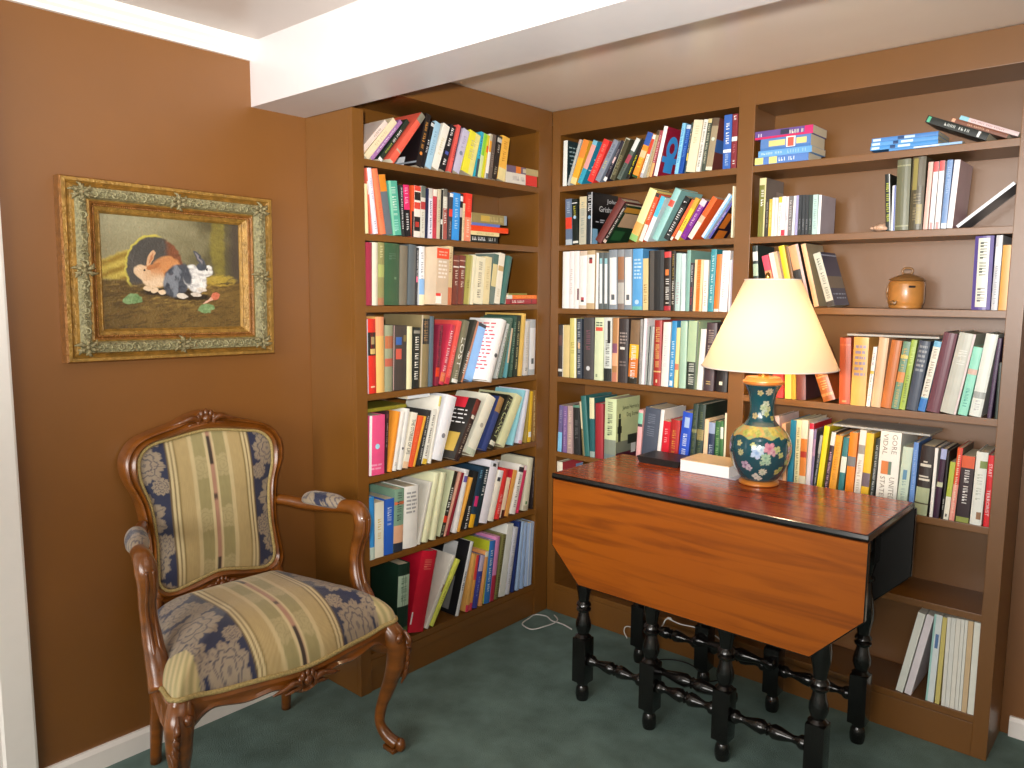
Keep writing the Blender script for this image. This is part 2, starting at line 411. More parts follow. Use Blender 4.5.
BOOKS = """A0;-0.9482;1.7548;0.0163;0.1700;0.760;-0.0220;0.116;p;f0dcd0;s.55-.8:b09a90;thick pinkish white paperback at the stile end on the armchair bookcase's top shelf
A0;-0.9165;1.7579;0.0213;0.1783;0.733;-0.0220;0.121;p;efe0bc;s.3-.7:d8c8a0;cream paperback behind the purple spine on the armchair bookcase's top shelf
A0;-0.8921;1.7523;0.0129;0.1848;0.735;-0.0220;0.126;p;a878b0;s.15-.8:f0e8f4;slim lilac purple paperback with white lettering on the armchair bookcase's top shelf
A0;-0.8605;1.7533;0.0150;0.1873;0.707;-0.0220;0.127;p;28382e;b.0-.06:f0f0f0 s.15-.42:b8cc60 s.45-.75:f0f0ec;dark green paperback with pale green and white lettering on the armchair bookcase's top shelf
A0;-0.8270;1.7571;0.0213;0.2144;0.687;-0.0040;0.146;j;f06450;b.84-1:8c8878 b.19-.22:b8a890;coral red hardcover with grey top band leaning steeply on the armchair bookcase's top shelf
A0;-0.7183;1.7497;0.0228;0.1813;0.272;-0.0040;0.123;p;221c1c;k.181416 s.3-.85:d89848 d.25:e89040 cr.02-.2:e8ecf0:.02-.5 cb.05-.09:9098a0;black paperback with orange lettering and barcode sticker on the armchair bookcase's top shelf
A0;-0.6942;1.7479;0.0140;0.1619;0.310;-0.0040;0.110;p;1c1c20;s.3-.6:e8e8e8 b.9-.97:e0e0e0;narrow black paperback with white lettering, left of pale blue on the armchair bookcase's top shelf
A0;-0.6756;1.7511;0.0257;0.1622;0.297;-0.0040;0.110;p;a8d0e8;s.2-.8:88b0cc;pale sky blue paperback on the armchair bookcase's top shelf
A0;-0.6462;1.7543;0.0301;0.1621;0.362;-0.0040;0.110;p;f4f0e4;s.3-.7:e0d8b0;plain creamy white paperback on the armchair bookcase's top shelf
A0;-0.6084;1.7517;0.0251;0.1648;0.327;-0.0040;0.112;p;1e1e22;s.08-.25:f0f0f0 s.5-.95:f0f0f0 r.35-.42:5060b0:.2-.8;black paperback with large white lettering and blue spot on the armchair bookcase's top shelf
A0;-0.5691;1.7487;0.0180;0.1698;0.289;-0.0040;0.115;p;e86058;v.75-1:283058 s.2-.6:a83838;coral and navy paperback on the armchair bookcase's top shelf
A0;-0.5458;1.7538;0.0304;0.1600;0.341;-0.0040;0.109;p;cbc6de;s.55-.85:a8a0c0 d.45:8890a8;lavender paperback with round emblem on the armchair bookcase's top shelf
A0;-0.5034;1.7594;0.0551;0.1515;0.290;-0.0040;0.105;p;f0e840;v.55-1:f0e890 s.3-.8:c8c088;fat bright yellow paperback on the armchair bookcase's top shelf
A0;-0.4368;1.7463;0.0128;0.1633;0.210;-0.0040;0.111;p;38b4d4;b.0-.4:405860 s.45-.9:1c4868;turquoise paperback with dark foot on the armchair bookcase's top shelf
A0;-0.4227;1.7470;0.0160;0.1596;0.213;-0.0040;0.109;p;d8e8b0;b.5-1:90d848;lime topped paperback with white foot on the armchair bookcase's top shelf
A0;-0.4039;1.7466;0.0149;0.1564;0.202;-0.0040;0.106;p;f0d838;b.6-.75:f07028 v.0-.3:b8d838;yellow paperback with orange patch on the armchair bookcase's top shelf
A0;-0.3824;1.7457;0.0125;0.1623;0.166;-0.0040;0.110;p;f4f0e8;b.6-.85:f0a838 b.85-1:c0b8a0 b.0-.12:808890;white paperback with orange upper band on the armchair bookcase's top shelf
A0;-0.3669;1.7464;0.0184;0.1622;0.153;-0.0040;0.110;p;6c6058;s.2-.6:988c80;grey brown paperback on the armchair bookcase's top shelf
A0;-0.3467;1.7484;0.0240;0.1623;0.200;-0.0040;0.110;p;2c2824;b.85-.95:c8c8c0 s.1-.3:a09880 s.6-.8:c8c0b0;black paperback with pale flecks beside the orange spine on the armchair bookcase's top shelf
A0;-0.3180;1.7508;0.0396;0.1631;0.182;-0.0040;0.111;p;f4bc50;b.0-.28:ecdca0 s.4-.9:c88828;golden orange paperback beside the flat pair on the armchair bookcase's top shelf
A0;-0.0890;1.7442;0.0390;0.1815;-1.571;-0.0040;0.110;p;e0dcd0;r0-0.38:d83430:0-1 s0.4-0.8:a8a0a0;white and red paperback lying flat, lower of two on the armchair bookcase's top shelf
A0;-0.0826;1.7836;0.0247;0.1832;-1.571;-0.0040;0.110;p;706078;r0.56-0.72:e88030:0-1 r0-0.4:b8a878:0-1 r0.4-0.5:c8c0a8:0.2-0.8;purple, orange and tan paperback lying flat, upper of two on the armchair bookcase's top shelf
A1;-0.9295;1.5150;0.0118;0.1521;-0.021;-0.0040;0.105;p;f0e4b0;;pale yellow paperback at the stile end on the armchair bookcase's second shelf
A1;-0.9069;1.5150;0.0040;0.2013;-0.086;-0.0040;0.137;p;e06850;b.6-.8:f0d8d0;thin red and white paperback squeezed beside pale yellow on the armchair bookcase's second shelf
A1;-0.8956;1.5150;0.0160;0.2024;-0.119;-0.0040;0.138;j;ece8f4;s.5-.85:b0a8c8 s.05-.2:a898a8;white paperback with lilac lettering leaning against coral on the armchair bookcase's second shelf
A1;-0.8688;1.5150;0.0216;0.2033;-0.159;-0.0040;0.138;j;f08058;s.2-.5:e06c48;coral orange paperback on the armchair bookcase's second shelf
A1;-0.8461;1.5150;0.0265;0.1881;-0.155;-0.0040;0.128;p;687078;b.72-1:e08828 k.707880;slate paperback with orange upper panel on the armchair bookcase's second shelf
A1;-0.8172;1.5150;0.0349;0.1723;-0.103;-0.0040;0.117;p;58b098;v.0-.25:88d0b0 s.35-.9:c8e4d4 s.05-.3:a0d8d0;sea green paperback with pale lettering on the armchair bookcase's second shelf
A1;-0.7813;1.5150;0.0125;0.1638;-0.035;-0.0040;0.111;p;303434;s.1-.95:e0e0e0;narrow black paperback with white lettering beside sea green on the armchair bookcase's second shelf
A1;-0.7655;1.5150;0.0243;0.1661;-0.051;-0.0040;0.113;p;1c1c20;b.52-1:e0306c s.05-.45:d8d8d8 s.6-.95:f0a0c0;magenta topped black paperback with white lettering on the armchair bookcase's second shelf
A1;-0.7399;1.5154;0.0093;0.1676;0.041;-0.0040;0.114;p;e85830;b.0-.5:302424;slim orange red paperback with dark foot on the armchair bookcase's second shelf
A1;-0.7288;1.5159;0.0265;0.1681;0.036;-0.0040;0.114;p;f0e4d8;b.55-.68:d84838 b.72-.88:282420 b.9-1:e04838 b.12-.4:282424 r.2-.3:b83830:.2-.8;paperback banded in red, black and white on the armchair bookcase's second shelf
A1;-0.7001;1.5157;0.0198;0.1698;0.035;-0.0040;0.115;p;d8d4c8;b.55-.7:b84040 b.78-1:687068 s.05-.5:b8b0a0;grey topped paperback with red band and white foot on the armchair bookcase's second shelf
A1;-0.6789;1.5156;0.0108;0.1644;0.054;-0.0040;0.112;p;202848;;narrow navy paperback on the armchair bookcase's second shelf
A1;-0.6624;1.5154;0.0170;0.1661;0.024;-0.0040;0.113;p;e4e0ec;b.8-1:d0c8c0 s.05-.75:403868;white paperback with dark purple lettering on the armchair bookcase's second shelf
A1;-0.6445;1.5155;0.0179;0.1650;0.029;-0.0040;0.112;p;c84050;b.86-1:f0e8d8 s.2-.7:a02838;crimson paperback with white top on the armchair bookcase's second shelf
A1;-0.6257;1.5158;0.0147;0.1665;0.052;-0.0040;0.113;p;d0c4a8;s.3-.8:a89878;beige paperback beside crimson spine on the armchair bookcase's second shelf
A1;-0.6088;1.5154;0.0088;0.1676;0.044;-0.0040;0.114;p;202020;b.3-.4:e0e0d8;slim black paperback with white spot on the armchair bookcase's second shelf
A1;-0.5958;1.5154;0.0186;0.1708;0.024;-0.0040;0.116;p;d8d4c4;b.0-.62:a85850 b.85-1:707068 s.3-.8:e8e4dc;pale topped paperback with brick red lower half on the armchair bookcase's second shelf
A1;-0.5721;1.5161;0.0162;0.1596;0.071;-0.0040;0.109;p;484448;b.5-.66:f04838 b.92-1:f0f0f0 s.05-.4:a8a8b0;dark grey paperback with red square on the armchair bookcase's second shelf
A1;-0.5525;1.5169;0.0339;0.1620;0.055;-0.0040;0.110;p;3898e8;s.2-.9:b0d8f4;bright blue paperback on the armchair bookcase's second shelf
A1;-0.5177;1.5157;0.0126;0.1627;0.058;-0.0040;0.111;p;202028;b.84-.95:f0f0f0 b.5-.7:c8b8b0;narrow black paperback between bright blue and red on the armchair bookcase's second shelf
A1;-0.5036;1.5156;0.0110;0.1309;0.056;-0.0040;0.105;p;e4d0a8;s.2-.8:b89868;short beige paperback on the armchair bookcase's second shelf
A1;-0.4916;1.5170;0.0301;0.1666;0.067;-0.0040;0.113;p;f04030;b.0-.5:f09070 s.05-.45:e8e0c8 s.6-.9:f87058;vivid red paperback beside the flat stack on the armchair bookcase's second shelf
A1;-0.3134;1.5156;0.0241;0.1453;-1.571;-0.0040;0.110;p;202420;s0.45-0.95:e8e8e8 s0.05-0.35:c8ccc8;black paperback with white lettering, lowest of flat stack on the armchair bookcase's second shelf
A1;-0.3065;1.5401;0.0138;0.1512;-1.571;-0.0040;0.110;p;ecd8a0;s0.2-0.8:c0a868;cream paperback lying flat above black on the armchair bookcase's second shelf
A1;-0.2562;1.5543;0.0196;0.2002;-1.571;-0.0040;0.110;j;f04818;s0.2-0.7:f06838;orange red paperback lying flat in the middle of the stack, armchair bookcase second shelf
A1;-0.3031;1.5743;0.0096;0.1511;-1.571;-0.0040;0.110;p;6878c0;;thin blue paperback lying flat under olive gold on the armchair bookcase's second shelf
A1;-0.2648;1.5843;0.0343;0.1886;-1.571;-0.0040;0.110;p;988858;b0-0.08:90a0b0 r0.5-0.75:c8a850:0.2-0.8 s0.1-0.5:c8b880;thick olive gold paperback topping the flat stack on the armchair bookcase's second shelf
A2;-0.9321;1.2903;0.0241;0.1976;0.015;-0.0040;0.134;j;a03048;;maroon book at the stile end on the armchair bookcase's third shelf
A2;-0.9072;1.2904;0.0221;0.1989;0.022;-0.0040;0.135;j;e4dcc8;v.7-1:d0c8b0;cream white book between maroon and mottled spines on the armchair bookcase's third shelf
A2;-0.8844;1.2906;0.0248;0.2000;0.027;-0.0040;0.136;j;94905c;b.0-.12:b07858 b.45-.65:a8b068 s.7-.95:c8c090;mottled olive book on the armchair bookcase's third shelf
A2;-0.8583;1.2915;0.0612;0.1991;0.026;-0.0040;0.135;h;3c5c40;s.7-.85:54705c r.42-.46:688868:.62-.78;very thick dark green hardcover on the armchair bookcase's third shelf
A2;-0.7954;1.2910;0.0330;0.1949;0.034;-0.0040;0.133;h;787060;;taupe hardcover on the armchair bookcase's third shelf
A2;-0.7599;1.2915;0.0328;0.1992;0.049;-0.0040;0.135;h;5c6468;;slate grey hardcover with plain spine on the armchair bookcase's third shelf
A2;-0.7262;1.2904;0.0098;0.1909;0.055;-0.0040;0.130;p;303238;s.5-.95:e0e0e0 r.4-.5:e87090:.2-.9;slim black paperback with white lettering on the armchair bookcase's third shelf
A2;-0.7077;1.2902;0.0241;0.1963;0.014;-0.0040;0.133;j;e4e6ea;b.05-.45:88b4e4 b.0-.18:e8e0c0 s.4-.9:8890a0;white and sky blue paperback on the armchair bookcase's third shelf
A2;-0.6827;1.2927;0.0563;0.1930;0.050;0.0500;0.131;p;d0b89c;b.8-.98:f05030 m.45-.78:e8dcd0 r.02-.2:f0ece0:.0-.45 r.15-.2:e04038:0-.4 m.84-.94:f8a890;broad beige book with red upper band and barcode on the armchair bookcase's third shelf
A2;-0.6123;1.2911;0.0234;0.1997;0.050;0.0300;0.136;j;e0c898;b.0-.3:d87850 s.5-.9:b08860;slim cream book with orange foot beside beige barcode on the armchair bookcase's third shelf
A2;-0.5530;1.2916;0.0287;0.1726;0.058;-0.0040;0.117;h;7c4034;s.35-.7:d8c8b8 b.88-.9:c8a898 b.75-.78:e8e0d8;brown red hardcover with white lettering, left of twin pair on the armchair bookcase's third shelf
A2;-0.5234;1.2919;0.0281;0.1737;0.071;-0.0040;0.118;h;804236;s.3-.7:d8c8b8 b.88-.9:c8a898 b.75-.78:e8e0d8;brown red hardcover with white lettering, right of twin pair on the armchair bookcase's third shelf
A2;-0.4941;1.2933;0.0273;0.1762;0.125;-0.0040;0.120;p;b0a858;v.7-1:d8d08c s.3-.5:888038;olive yellow hardcover on the armchair bookcase's third shelf
A2;-0.4593;1.2911;0.0139;0.1788;0.086;-0.0040;0.122;p;f0e8c8;;thin cream book beside olive yellow on the armchair bookcase's third shelf
A2;-0.4439;1.2946;0.0477;0.1713;0.099;-0.0040;0.117;p;f0e8c8;s.1-.9:8c8068;cream book with heavy dark lettering on the armchair bookcase's third shelf
A2;-0.3950;1.2932;0.0330;0.1737;0.100;-0.0040;0.118;p;e8d8a8;s.3-.8:d0bc88;plain beige book right of cream lettering on the armchair bookcase's third shelf
A2;-0.3594;1.2938;0.0260;0.1861;0.149;-0.0050;0.170;p;708078;b.35-.8:e0d098 b.8-1:507068;grey teal book with pasted cream label on the armchair bookcase's third shelf
A2;-0.3321;1.2947;0.0298;0.1905;0.163;-0.0040;0.130;p;f0e8d4;s.1-.3:c8b898 b.65-.75:c8a870;white book with tan scuff on the armchair bookcase's third shelf
A2;-0.2991;1.2960;0.0269;0.1824;0.228;-0.0040;0.124;h;48746c;;teal hardcover leaning at the row's end on the armchair bookcase's third shelf
A2;-0.0826;1.2905;0.0195;0.1843;-1.571;-0.0040;0.120;p;a83038;r0.82-0.88:782028:0.1-0.9 s0.35-0.8:f0e8e0 r0.15-0.2:782028:0.1-0.9;crimson paperback with white lettering lying flat on the armchair bookcase's third shelf
A2;-0.0826;1.3104;0.0147;0.1807;-1.571;-0.0040;0.120;p;f07828;r0.82-1:e0e0d8:0-1 s0.1-0.7:f8a858;orange paperback lying flat on crimson on the armchair bookcase's third shelf
A2;-0.1423;1.3256;0.0060;0.1097;-1.571;-0.0040;0.100;p;8c8838;;thin olive booklet lying flat on orange on the armchair bookcase's third shelf
A3;-0.9299;1.0081;0.0347;0.2399;0.000;-0.0040;0.163;h;d83428;b.51-.82:282420 v.0-.08:a8b0b8 r.53-.6:d8b870:.3-.9 r.66-.76:a89868:.4-.8 r.08-.1:f0c8a0:.3-.8;red hardcover with black title label on the armchair bookcase's fourth shelf
A3;-0.8943;1.0081;0.0331;0.2452;0.000;-0.0040;0.167;h;e8b86c;b.75-1:e89870;tan yellow hardcover with pinkish top on the armchair bookcase's fourth shelf
A3;-0.8604;1.0088;0.0326;0.2170;0.022;-0.0040;0.148;h;94987c;b.65-.84:b46844 b.38-.5:b8604c;sage hardcover with terracotta bands on the armchair bookcase's fourth shelf
A3;-0.8254;1.0098;0.0570;0.2151;0.029;-0.0040;0.146;h;48403c;v.0-.05:b89890 r.7-.82:3c64a8:.15-.55 r.48-.64:c85848:.15-.55 r.75-.85:8c7848:.7-.95;dark brown hardcover with blue and red squares on the armchair bookcase's fourth shelf
A3;-0.7663;1.0086;0.0222;0.2110;0.023;-0.0040;0.143;j;ece4b8;;cream book with ragged edge on the armchair bookcase's fourth shelf
A3;-0.7421;1.0097;0.0300;0.2064;0.051;-0.0040;0.140;j;282c28;s.1-.85:e8e4d8 b.9-.95:908c80;black book with white script lettering on the armchair bookcase's fourth shelf
A3;-0.7070;1.0099;0.0363;0.2474;0.050;-0.0040;0.200;h;8c7c58;b.6-.95:282828 v.0-.12:b8a890 s.62-.92:987858;tall olive tan hardcover with black label on the armchair bookcase's fourth shelf
A3;-0.6669;1.0088;0.0190;0.2429;0.037;-0.0040;0.200;h;5c6c78;;tall blue grey hardcover on the armchair bookcase's fourth shelf
A3;-0.6381;1.0101;0.0181;0.2122;0.111;-0.0040;0.190;j;84283c;s.2-.9:402430 b.15-.3:e04020;maroon book with dark stripes behind crimson on the armchair bookcase's fourth shelf
A3;-0.6172;1.0142;0.0219;0.2162;0.280;-0.0040;0.147;j;c83850;s.1-.9:f0d0d0 b.05-.2:e07850;crimson book with white lettering leaning on the armchair bookcase's fourth shelf
A3;-0.5879;1.0139;0.0201;0.2303;0.289;-0.0040;0.157;j;e85850;s.1-.6:f09088 b.0-.1:c83848;coral red book left of olive grey on the armchair bookcase's fourth shelf
A3;-0.5568;1.0164;0.0297;0.2291;0.283;-0.0040;0.156;h;78745c;t.25-.72:ecece0:LOST s.05-.2:b8b4a0 b.0-.06:e0e0d8;olive grey hardcover with big white lettering on the armchair bookcase's fourth shelf
A3;-0.5220;1.0168;0.0234;0.2350;0.380;-0.0040;0.160;j;404038;v.5-1:c88868 s.1-.5:e0e0d8;dark book with salmon edge on the armchair bookcase's fourth shelf
A3;-0.4894;1.0226;0.0408;0.2172;0.361;-0.0040;0.120;j;8cbcf0;b.94-1:384048;pale blue book with dark top on the armchair bookcase's fourth shelf
A3;-0.4455;1.0190;0.0312;0.2349;0.357;0.0600;0.160;h;eceae8;d.42:505050 k.f0eeec cs.15-.95:d83040;white hardcover with black oval, red lettering on its side on the armchair bookcase's fourth shelf
A3;-0.3239;1.0119;0.0123;0.2162;0.314;-0.0040;0.147;j;d0d4d0;s.0-.9:404848;black and white marbled spine behind white hardcover on the armchair bookcase's fourth shelf
A3;-0.2981;1.0116;0.0138;0.2342;0.258;-0.0040;0.159;j;6c8474;s.0-.95:304038;grey green spine with dark marks on the armchair bookcase's fourth shelf
A3;-0.2693;1.0100;0.0101;0.1929;0.186;-0.0040;0.131;p;6cb0b8;b.3-1:e0c8a8;aqua footed cream spine on the armchair bookcase's fourth shelf
A3;-0.2456;1.0103;0.0176;0.2369;0.121;-0.0040;0.161;j;38584c;s.1-.9:84a494;dark green spine between aqua and gold on the armchair bookcase's fourth shelf
A3;-0.2206;1.0102;0.0223;0.2390;0.093;-0.0040;0.163;j;2c3830;s.1-.9:c0b888;blackish green spine with gold marks beside gold on the armchair bookcase's fourth shelf
A3;-0.1914;1.0101;0.0207;0.2452;0.097;-0.0040;0.200;j;e8c068;;tall golden yellow spine on the armchair bookcase's fourth shelf
A3;-0.1596;1.0094;0.0263;0.2163;0.049;-0.0040;0.147;j;d0ccc8;s.05-.15:606060 s.2-.8:b8b4b0;light grey book left of silver grey on the armchair bookcase's fourth shelf
A3;-0.1269;1.0089;0.0354;0.2205;0.023;-0.0040;0.150;j;b0b4b8;b.1-.85:dcdce0 r.2-.3:505860:.3-.7;silver grey book with pale panel at row's end on the armchair bookcase's fourth shelf
A4;-0.9301;0.7388;0.0631;0.1972;0.033;-0.0040;0.134;j;f0588c;v.0-.15:f4f0f0 d.48:a8e0f4 m.08-.2:f8a0c0;hot pink book with pale blue disc on the armchair bookcase's fifth shelf
A4;-0.8610;0.7373;0.0105;0.2066;0.061;-0.0100;0.141;j;3c2428;s.4-.8:a89890 b.88-.95:684040;dark maroon book peeping beside pink on the armchair bookcase's fifth shelf
A4;-0.8491;0.7395;0.0146;0.2032;0.197;-0.0040;0.138;j;f49c38;s.2-.5:e08838;orange book left of white ones on the armchair bookcase's fifth shelf
A4;-0.8319;0.7402;0.0166;0.2010;0.214;-0.0040;0.137;j;f4f0e8;s.05-.15:a0a0a0;narrow white book beside orange on the armchair bookcase's fifth shelf
A4;-0.8090;0.7400;0.0177;0.2078;0.188;-0.0040;0.141;j;f0eee8;d.35:707070;white book with small dark mark on the armchair bookcase's fifth shelf
A4;-0.7879;0.7425;0.0235;0.1918;0.251;-0.0040;0.130;p;f4ecd8;t.25-.88:403830:THE.STORIES.OF.LIFE b.0-.12:f0c8a0;cream book with dark vertical title on the armchair bookcase's fifth shelf
A4;-0.7612;0.7423;0.0192;0.1783;0.298;-0.0040;0.121;p;f06038;s.2-.7:f08050;orange red book right of cream title on the armchair bookcase's fifth shelf
A4;-0.7408;0.7396;0.0093;0.1776;0.315;-0.0040;0.121;p;f0b040;;narrow golden book beside orange red on the armchair bookcase's fifth shelf
A4;-0.7207;0.7408;0.0158;0.1947;0.264;-0.0040;0.132;p;383838;s.1-.9:d8d8d0;black book with white lettering, armchair on the armchair bookcase's fifth shelf
A4;-0.6997;0.7425;0.0208;0.1945;0.283;-0.0040;0.132;p;f0ece0;s.1-.9:383838 b.0-.1:e8c040;white book with black lettering and yellow foot on the armchair bookcase's fifth shelf
A4;-0.6675;0.7388;0.0096;0.2386;0.229;-0.0040;0.170;j;f4f0e4;b.85-1:e8dc80;tall white book with yellow top on the armchair bookcase's fifth shelf
A4;-0.6520;0.7525;0.0483;0.2340;0.333;-0.0040;0.159;h;f0f0f4;d.38:888890;large plain white hardcover on the armchair bookcase's fifth shelf
A4;-0.7539;0.9443;0.0120;0.1692;-1.571;-0.0200;0.150;p;8c8428;;olive covered booklet lying across the book tops on the armchair bookcase's fifth shelf
A4;-0.6457;0.9714;0.0140;0.1026;-1.571;-0.0200;0.120;p;e8ecf0;;white booklet lying across the book tops on the armchair bookcase's fifth shelf
A4;-0.5928;0.7493;0.0256;0.2358;0.518;0.0450;0.160;h;382824;b.75-1:703028 s.1-.6:a09080 r.68-.74:d8d0c0:.2-.8 k.2c2a28 cr.83-1:d83040:.0-.75 cs.55-.82:f0f0f0 cr.12-.42:c8a850:.1-.9;dark brown book with red triangle and white side title on the armchair bookcase's fifth shelf
A4;-0.5200;0.7612;0.0485;0.2349;0.531;0.0300;0.160;h;ece8d4;d.5:b8b0a0 b.0-.1:c8d0b8;thick cream hardcover between dark covers on the armchair bookcase's fifth shelf
A4;-0.4019;0.7512;0.0306;0.2153;0.496;-0.0040;0.146;h;3c4c88;b.72-1:b08850;blue hardcover with brown top on the armchair bookcase's fifth shelf
A4;-0.3642;0.7527;0.0302;0.2225;0.558;-0.0040;0.151;h;2c2c24;t.2-.98:d0d8a0:TELL.CLANCY b.06-.14:d8d8c8;black hardcover with huge pale green title on the armchair bookcase's fifth shelf
A4;-0.3085;0.7574;0.0412;0.2138;0.527;-0.0040;0.200;j;e4e4b4;;thick pale cream green book on the armchair bookcase's fifth shelf
A4;-0.2300;0.7405;0.0112;0.2235;0.346;-0.0040;0.152;j;98d4e0;;narrow aqua book on the armchair bookcase's fifth shelf
A4;-0.1879;0.7413;0.0214;0.2169;0.215;-0.0040;0.147;j;e0e0ec;b.0-.06:e0a8b8;lavender white book right of aqua on the armchair bookcase's fifth shelf
A4;-0.1427;0.7373;0.0056;0.2086;0.106;-0.0040;0.142;j;a89048;;slim mustard book on the armchair bookcase's fifth shelf
A4;-0.1274;0.7377;0.0162;0.2050;0.063;-0.0040;0.139;j;e0b430;b.1-.2:f0f0e8;golden yellow book right of mustard on the armchair bookcase's fifth shelf
A4;-0.0977;0.7367;0.0155;0.2070;0.000;-0.0040;0.141;j;94703c;s.1-.9:e0c890;brown flecked book ending the row on the armchair bookcase's fifth shelf
A5;-0.9312;0.4559;0.0203;0.2115;0.000;-0.0040;0.120;j;3c98e0;b.0-.2:c8dcd0;low bright blue book at the stile end on the armchair bookcase's sixth shelf
A5;-0.9101;0.4569;0.0360;0.1879;0.025;-0.0040;0.120;p;f0ecd8;s.3-.7:d8c070;short cream book between two blues on the armchair bookcase's sixth shelf
A5;-0.8708;0.4574;0.0372;0.1906;0.040;-0.0040;0.130;p;3068d0;s.5-.85:c8d8f4;royal blue book right of short cream on the armchair bookcase's sixth shelf
A5;-0.8327;0.4580;0.0410;0.2160;0.051;-0.0040;0.147;j;84a890;b.1-.42:e8b490 b.0-.14:303848 b.75-.8:e07850 s.45-.95:405850;floral green and peach book on the armchair bookcase's sixth shelf
A5;-0.7900;0.4591;0.0637;0.2163;0.050;-0.0040;0.147;h;f0eee8;m.55-.92:a8a8a8;thick white hardcover with faint lines on the armchair bookcase's sixth shelf
A5;-0.7244;0.4599;0.0143;0.2212;0.280;-0.0040;0.150;h;dcd8cc;k.d4d0c4;pale grey hardcover leaning beside thick white on the armchair bookcase's sixth shelf
A5;-0.7030;0.4630;0.0275;0.2471;0.258;-0.0040;0.200;h;e8e8c0;;pale cream yellow hardcover leaning, left of pair on the armchair bookcase's sixth shelf
A5;-0.6642;0.4621;0.0268;0.2409;0.234;-0.0040;0.200;h;e8e8c0;;pale cream yellow hardcover leaning, right of pair on the armchair bookcase's sixth shelf
A5;-0.6171;0.4617;0.0183;0.2408;0.320;-0.0040;0.164;h;302c24;s.35-.75:f0f0e8 b.22-.32:e04028 s.02-.18:b0b098 k.d0d4b0;black hardcover with white title and red spot on the armchair bookcase's sixth shelf
A5;-0.5970;0.4594;0.0100;0.2384;0.358;-0.0040;0.162;j;e0a890;;thin peach book on the armchair bookcase's sixth shelf
A5;-0.5835;0.4605;0.0134;0.2315;0.351;-0.0040;0.157;j;902834;;thin dark red book on the armchair bookcase's sixth shelf
A5;-0.5495;0.4613;0.0191;0.2344;0.285;-0.0040;0.159;j;f0ece8;b.8-.9:6c60a8 b.92-1:d0d0d0;white book with purple upper band on the armchair bookcase's sixth shelf
A5;-0.5287;0.4604;0.0125;0.2042;0.363;-0.0040;0.139;j;f0b050;;slim orange book right of purple band on the armchair bookcase's sixth shelf
A5;-0.4994;0.4627;0.0235;0.2186;0.293;-0.0040;0.149;j;282828;s.0-.4:e8e8e8;black book with white flecks beside navy on the armchair bookcase's sixth shelf
A5;-0.4703;0.4633;0.0268;0.2289;0.277;-0.0040;0.156;j;284054;b.0-.22:f0b428 b.25-.3:284054 r.35-.52:d83878:.2-.9 s.75-.95:78a8c0;navy book with yellow foot and pink lettering on the armchair bookcase's sixth shelf
A5;-0.4411;0.4629;0.0244;0.2263;0.288;-0.0040;0.154;j;24343c;s.5-.95:f0f0f0;blackish blue book with bold white lettering on the armchair bookcase's sixth shelf
A5;-0.4126;0.4684;0.0443;0.2397;0.286;-0.0040;0.163;j;ece8f0;b.9-1:d8d8e0 r.91-.96:303030:.3-.7;white book with black corner mark on the armchair bookcase's sixth shelf
A5;-0.3628;0.4652;0.0304;0.1983;0.311;-0.0040;0.135;j;f0e8d8;b.85-1:f0f0f0 r.78-.86:404048:.1-.6;cream book with dark label left of red on the armchair bookcase's sixth shelf
A5;-0.3237;0.4625;0.0242;0.1980;0.275;-0.0040;0.135;j;e03c38;s.1-.5:f0b0a8;bright red book in the middle of cream ones on the armchair bookcase's sixth shelf
A5;-0.2915;0.4607;0.0176;0.1595;0.274;-0.0040;0.108;p;f0d8b8;b.0-.2:4c2820;peach tag edged book on the armchair bookcase's sixth shelf
A5;-0.2707;0.4633;0.0250;0.1850;0.300;-0.0040;0.126;p;e8a858;k.c82838;tan orange book with scarlet side on the armchair bookcase's sixth shelf
A5;-0.2347;0.4651;0.0315;0.1991;0.295;-0.0040;0.135;j;f0ece4;s.1-.8:402830 b.85-.95:383038;white book with bold dark lettering on the armchair bookcase's sixth shelf
A5;-0.1985;0.4603;0.0157;0.1928;0.282;-0.0040;0.131;p;d83c64;b.9-1:f0e0e0;crimson pink book right of bold white on the armchair bookcase's sixth shelf
A5;-0.1574;0.4609;0.0320;0.2142;0.156;-0.0040;0.146;j;d8d4bc;b.0-.1:b8b098 r.12-.18:508048:.3-.6;pale khaki book with frayed edge on the armchair bookcase's sixth shelf
A5;-0.1017;0.4564;0.0093;0.2154;0.048;-0.0040;0.146;j;2c2424;s.2-.8:a89898;slim black book ending the row on the armchair bookcase's sixth shelf
A6;-0.8250;0.1383;0.0499;0.2703;0.062;-0.0040;0.160;h;1c3428;b.45-.85:b8d0b8 b.12-.17:486838 s.48-.82:688c70 k.203a2c r.04-.1:a09030:.3-.7;thick dark green hardcover with pale leafy label on the armchair bookcase's lowest shelf
A6;-0.7699;0.1528;0.0719;0.2874;0.246;-0.0040;0.210;h;cc1c34;s.75-.9:e07868 r.1-.25:f0f0f0:.02-.1 k.c01830;thick red hardcover with white tag on the armchair bookcase's lowest shelf
A6;-0.6920;0.1443;0.0177;0.2734;0.540;-0.0040;0.185;h;e4e0d4;k.dcd8cc r.5-.6:a07860:.5-1;pale grey white hardcover leaning on yellow on the armchair bookcase's lowest shelf
A6;-0.6683;0.1461;0.0199;0.2537;0.579;-0.0040;0.173;j;e8ec68;s.3-.7:c0c050;thin lemon yellow book leaning on the armchair bookcase's lowest shelf
A6;-0.5398;0.1404;0.0179;0.2781;0.296;-0.0040;0.200;j;e8e8e8;k.1c1c20 cr.7-.95:e0e0e0:.35-.7 cr.05-.5:888888:.2-.8 s.3-.6:303030;white spined magazine with black side cover on the armchair bookcase's lowest shelf
A6;-0.4878;0.1390;0.0188;0.2171;0.199;-0.0040;0.148;j;e8b060;b.0-.12:e84060;amber book with rose foot on the armchair bookcase's lowest shelf
